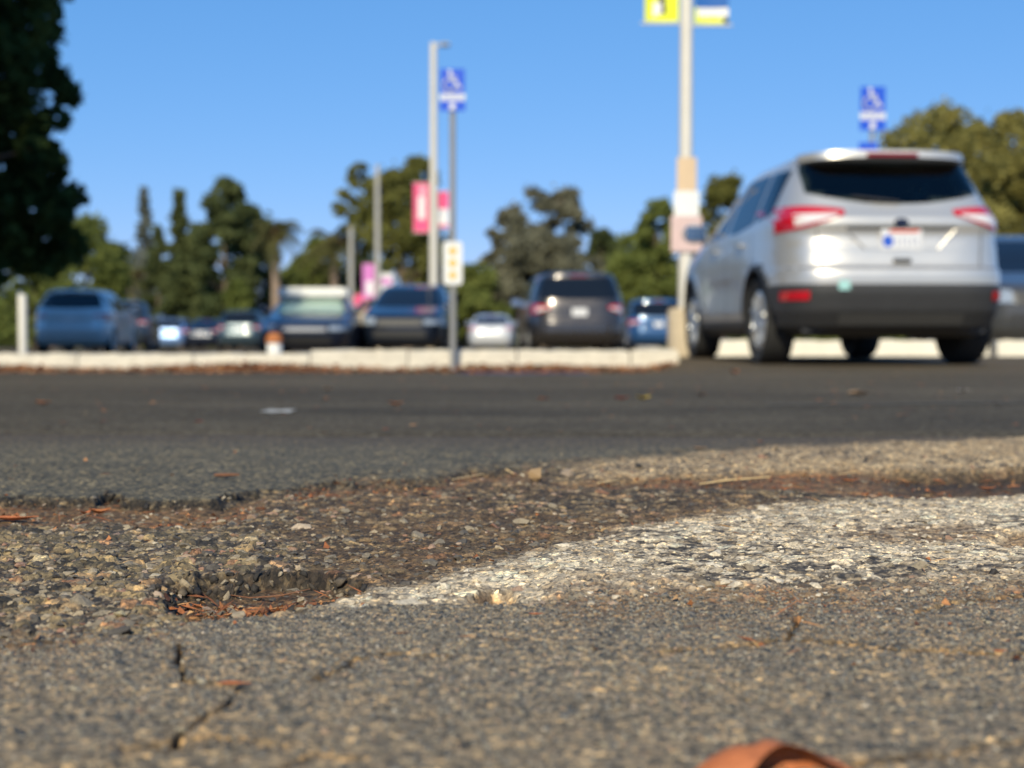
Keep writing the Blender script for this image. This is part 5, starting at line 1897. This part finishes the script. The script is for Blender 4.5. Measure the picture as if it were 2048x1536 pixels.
FL = 'fallen leaves on the road'
def leaf(label, px, py, wpx, m_, rz=0.3, asp=0.5, curl=0.5, fold=0.25, name='fallen_leaf', tilt=0.0, lift=0.0):
    p = ground_point(px, py)
    L_ = wpx * p.y / F_PX
    mb = leaf_shape(L_, L_ * asp, curl, fold, int(px))
    o = mb.build(name, LEAF[m_], None, 60)
    o.location = p + Vector((0, 0, 0.003 + lift + abs(tilt) * L_ * 0.3))
    o.rotation_euler = (tilt, 0, rz)
    return tag(o, label, 'leaf', FL)


def curled_leaf():
    p = ground_point(1552, 1556)
    L_, r0 = 0.092, 0.0185
    def fn(i, j):
        u = i
        r = r0 * max(0.02, math.sin(math.pi * min(0.985, 0.03 + 0.95 * u ** 0.85))) ** 0.62 * (1 + 0.05 * math.sin(13 * u))
        end = 168 - 80 * max(0, min(1, (u - 0.30) / 0.30)) + 6 * math.sin(23 * u)
        a = R(-15 + (end + 15) * j)
        wr = 1 + 0.045 * math.sin(11 * u + 6 * j) + 0.03 * math.sin(29 * u - 9 * j)
        return ((u - 0.5) * L_ + 0.004 * math.sin(5 * j), r * 1.25 * math.cos(a) * wr, r * (math.sin(a) + 0.12) * wr)
    o = MB().grid(fn, 34, 16).build('fallen_leaf', LEAF['rust'], None, 70)
    vein = MB()
    for j0 in (0.35, 0.62):
        vein.tube([Vector(fn(i / 14, j0)) * 1.01 for i in range(1, 14)], 0.0006, 5)
    vein.build('vein', LEAF['brown'], o, 60)
    vein2 = MB().tube([fn(0.99, 0.6), (L_ * 0.56, -0.004, 0.004), (L_ * 0.66, -0.01, 0.001)], 0.0009, 5)
    vein2.build('stalk', LEAF['brown'], o, 60)
    o.location = p
    o.rotation_euler = (0, 0, -0.06)
    tag(o, 'large curled rust orange leaf cut off by the bottom edge', 'leaf', FL)


curled_leaf()
leaf('bright yellow leaf lying on the dark road below the kerb end', 1287, 800, 34, 'yellow', 0.5, 0.7, 0.8)
leaf('small red leaf just left of the yellow leaf', 1243, 800, 32, 'red', 0.2, 0.6, 0.6)
leaf('orange leaf on the road below the sign post', 792, 811, 34, 'orange', 0.2, 0.55, 0.8)
leaf('wide tan leaf lying on the road below the silver suv', 1718, 790, 46, 'tan', 0.1, 0.6, 0.2)
leaf('pale papery scrap on the road at the right', 1928, 785, 30, 'pale', 0.4, 0.6, 0.5)
leaf('orange leaf near the left edge of the road', 86, 809, 32, 'orange', 0.2, 0.6, 0.7)
leaf('upright rust leaf on the road close to the silver suv wheel', 1470, 747, 24, 'rust', 0.8, 0.7, 1.0)
leaf('brown leaf on the road right of the yellow leaf', 1404, 792, 24, 'brown', 0.5, 0.6, 0.6)
leaf('small red brown leaf in the middle distance at left', 398, 846, 20, 'red', 0.5, 0.5, 0.6)
leaf('rusty leaf alone below the wheelchair sign kerb', 1086, 800, 26, 'rust', 0.1, 0.5, 0.4)
leaf('pale tan leaf on the road in front of the long kerb', 656, 780, 26, 'tan', 0.7, 0.5, 0.4)
leaf('tan sliver of leaf near the edge of the dark road', 1400, 899, 30, 'tan', 0.1, 0.35, 0.3)
leaf('tiny orange leaf at the edge of the dark road', 1522, 886, 13, 'orange', 0.3, 0.6, 0.3)
leaf('brown curled leaf at the far left of the soil strip', 26, 1045, 100, 'rust', 0.12, 0.3, 0.3)
leaf('crumpled bright orange leaf in the soil under the broken edge', 200, 1031, 44, 'orange', 0.4, 0.7, 1.0)
leaf('second crumpled orange leaf beside the first in the soil strip', 172, 1033, 30, 'rust', 1.2, 0.6, 1.0)
leaf('small dark upright leaf stub in front of the broken edge', 840, 968, 16, 'brown', 1.3, 0.9, 1.2, tilt=0.9)
leaf('flat rust leaf fragment in the crack at the lower left', 468, 1378, 70, 'rust', 0.05, 0.3, 0.2)
leaf('small rust chip of leaf on the near pavement', 1072, 1236, 30, 'rust', 0.05, 0.4, 0.3)
leaf('orange leaf chip in the soil below the right step', 1975, 982, 40, 'orange', 0.2, 0.4, 0.5)
leaf('orange leaf chip on the right between the pale streaks', 1700, 966, 40, 'orange', 0.1, 0.35, 0.5)
leaf('rust leaf chip at the right edge of the near pavement', 2000, 1312, 30, 'rust', 0.2, 0.5, 0.5)

TW = 'straws and twigs lying on the broken road'
def twig(label, pts, wpx, m_, name='straw', cat='straw'):
    ps = [ground_point(*q) + Vector((0, 0, 0.0035 + 0.002 * k)) for k, q in enumerate(pts)]
    d = ps[0].y
    r = wpx * d / F_PX / 2
    mid = (ps[0] + ps[-1]) / 2
    mb = MB().tube([p - mid for p in ps], [r * 0.8] + [r] * (len(ps) - 2) + [r * 0.5], 6)
    o = mb.build(name, LEAF[m_], None, 60, loc=mid)
    return tag(o, label, cat, TW)


twig('longest pale straw, lying across the trough at the right', [(1400, 972), (1450, 967), (1540, 962)], 5, 'straw')
twig('short bright straw left of the longest one', [(1196, 970), (1242, 966)], 5, 'straw')
twig('short straw sticking up beside the brown pebble', [(1012, 942), (1028, 954)], 4, 'straw')
twig('thin straw crossing the reddish crumbs left of the pebble', [(905, 963), (950, 957), (990, 952)], 3, 'straw')
twig('dark red twig at the edge of the far overlay', [(430, 954), (452, 956), (478, 958)], 7, 'brown', 'twig', 'twig')
twig('thin brown twig curving across the pothole floor', [(455, 1196), (500, 1206), (560, 1206), (620, 1196)], 3, 'brown', 'twig', 'twig')
twig('pale splinter lying in the soil strip at the left', [(146, 1044), (178, 1034)], 4, 'straw')
twig('straw at the far right lying in the trough below the step', [(1680, 952), (1720, 949)], 3, 'straw')

PB = 'loose pebbles on the broken road'
def pebble(label, px, py, wpx, hpx, c, seed):
    p = ground_point(px, py + hpx * 0.45)
    s = p.y / F_PX
    me = stone_mesh(seed)
    me.name = 'pebble'
    me.materials.append(mat('pebble stone', c, 0.85, 0, 0.3, 90, 0.4, 300))
    o = bpy.data.objects.new('pebble', me)
    col.objects.link(o)
    o.scale = (wpx * s, wpx * s * 1.2, hpx * s * 2.0)
    o.location = p + Vector((0, 0, hpx * s * 0.42))
    o.rotation_euler = (0.1, 0.25, 0.4)
    return tag(o, label, 'pebble', PB)


pebble('largest loose tan pebble standing by the pale streak', 1075, 948, 44, 32, (.40, .26, .13), 901)
pebble('smaller grey tan pebble right of the large tan pebble', 1134, 944, 34, 22, (.30, .23, .17), 917)
pebble('small black lump on the pale streak', 1281, 931, 24, 14, (.03, .03, .032), 931)
pebble('black flat chip below the broken overlay', 850, 990, 24, 7, (.025, .025, .027), 945)
pebble('yellowish stone chip on the lower left rubble', 240, 1226, 30, 16, (.50, .40, .22), 953)
pebble('pale stone standing on the lip by the pothole', 1142, 1196, 20, 12, (.26, .22, .16), 967)
pebble('pale pink stone at the lip of the pothole', 1085, 1205, 14, 8, (.32, .24, .18), 971)
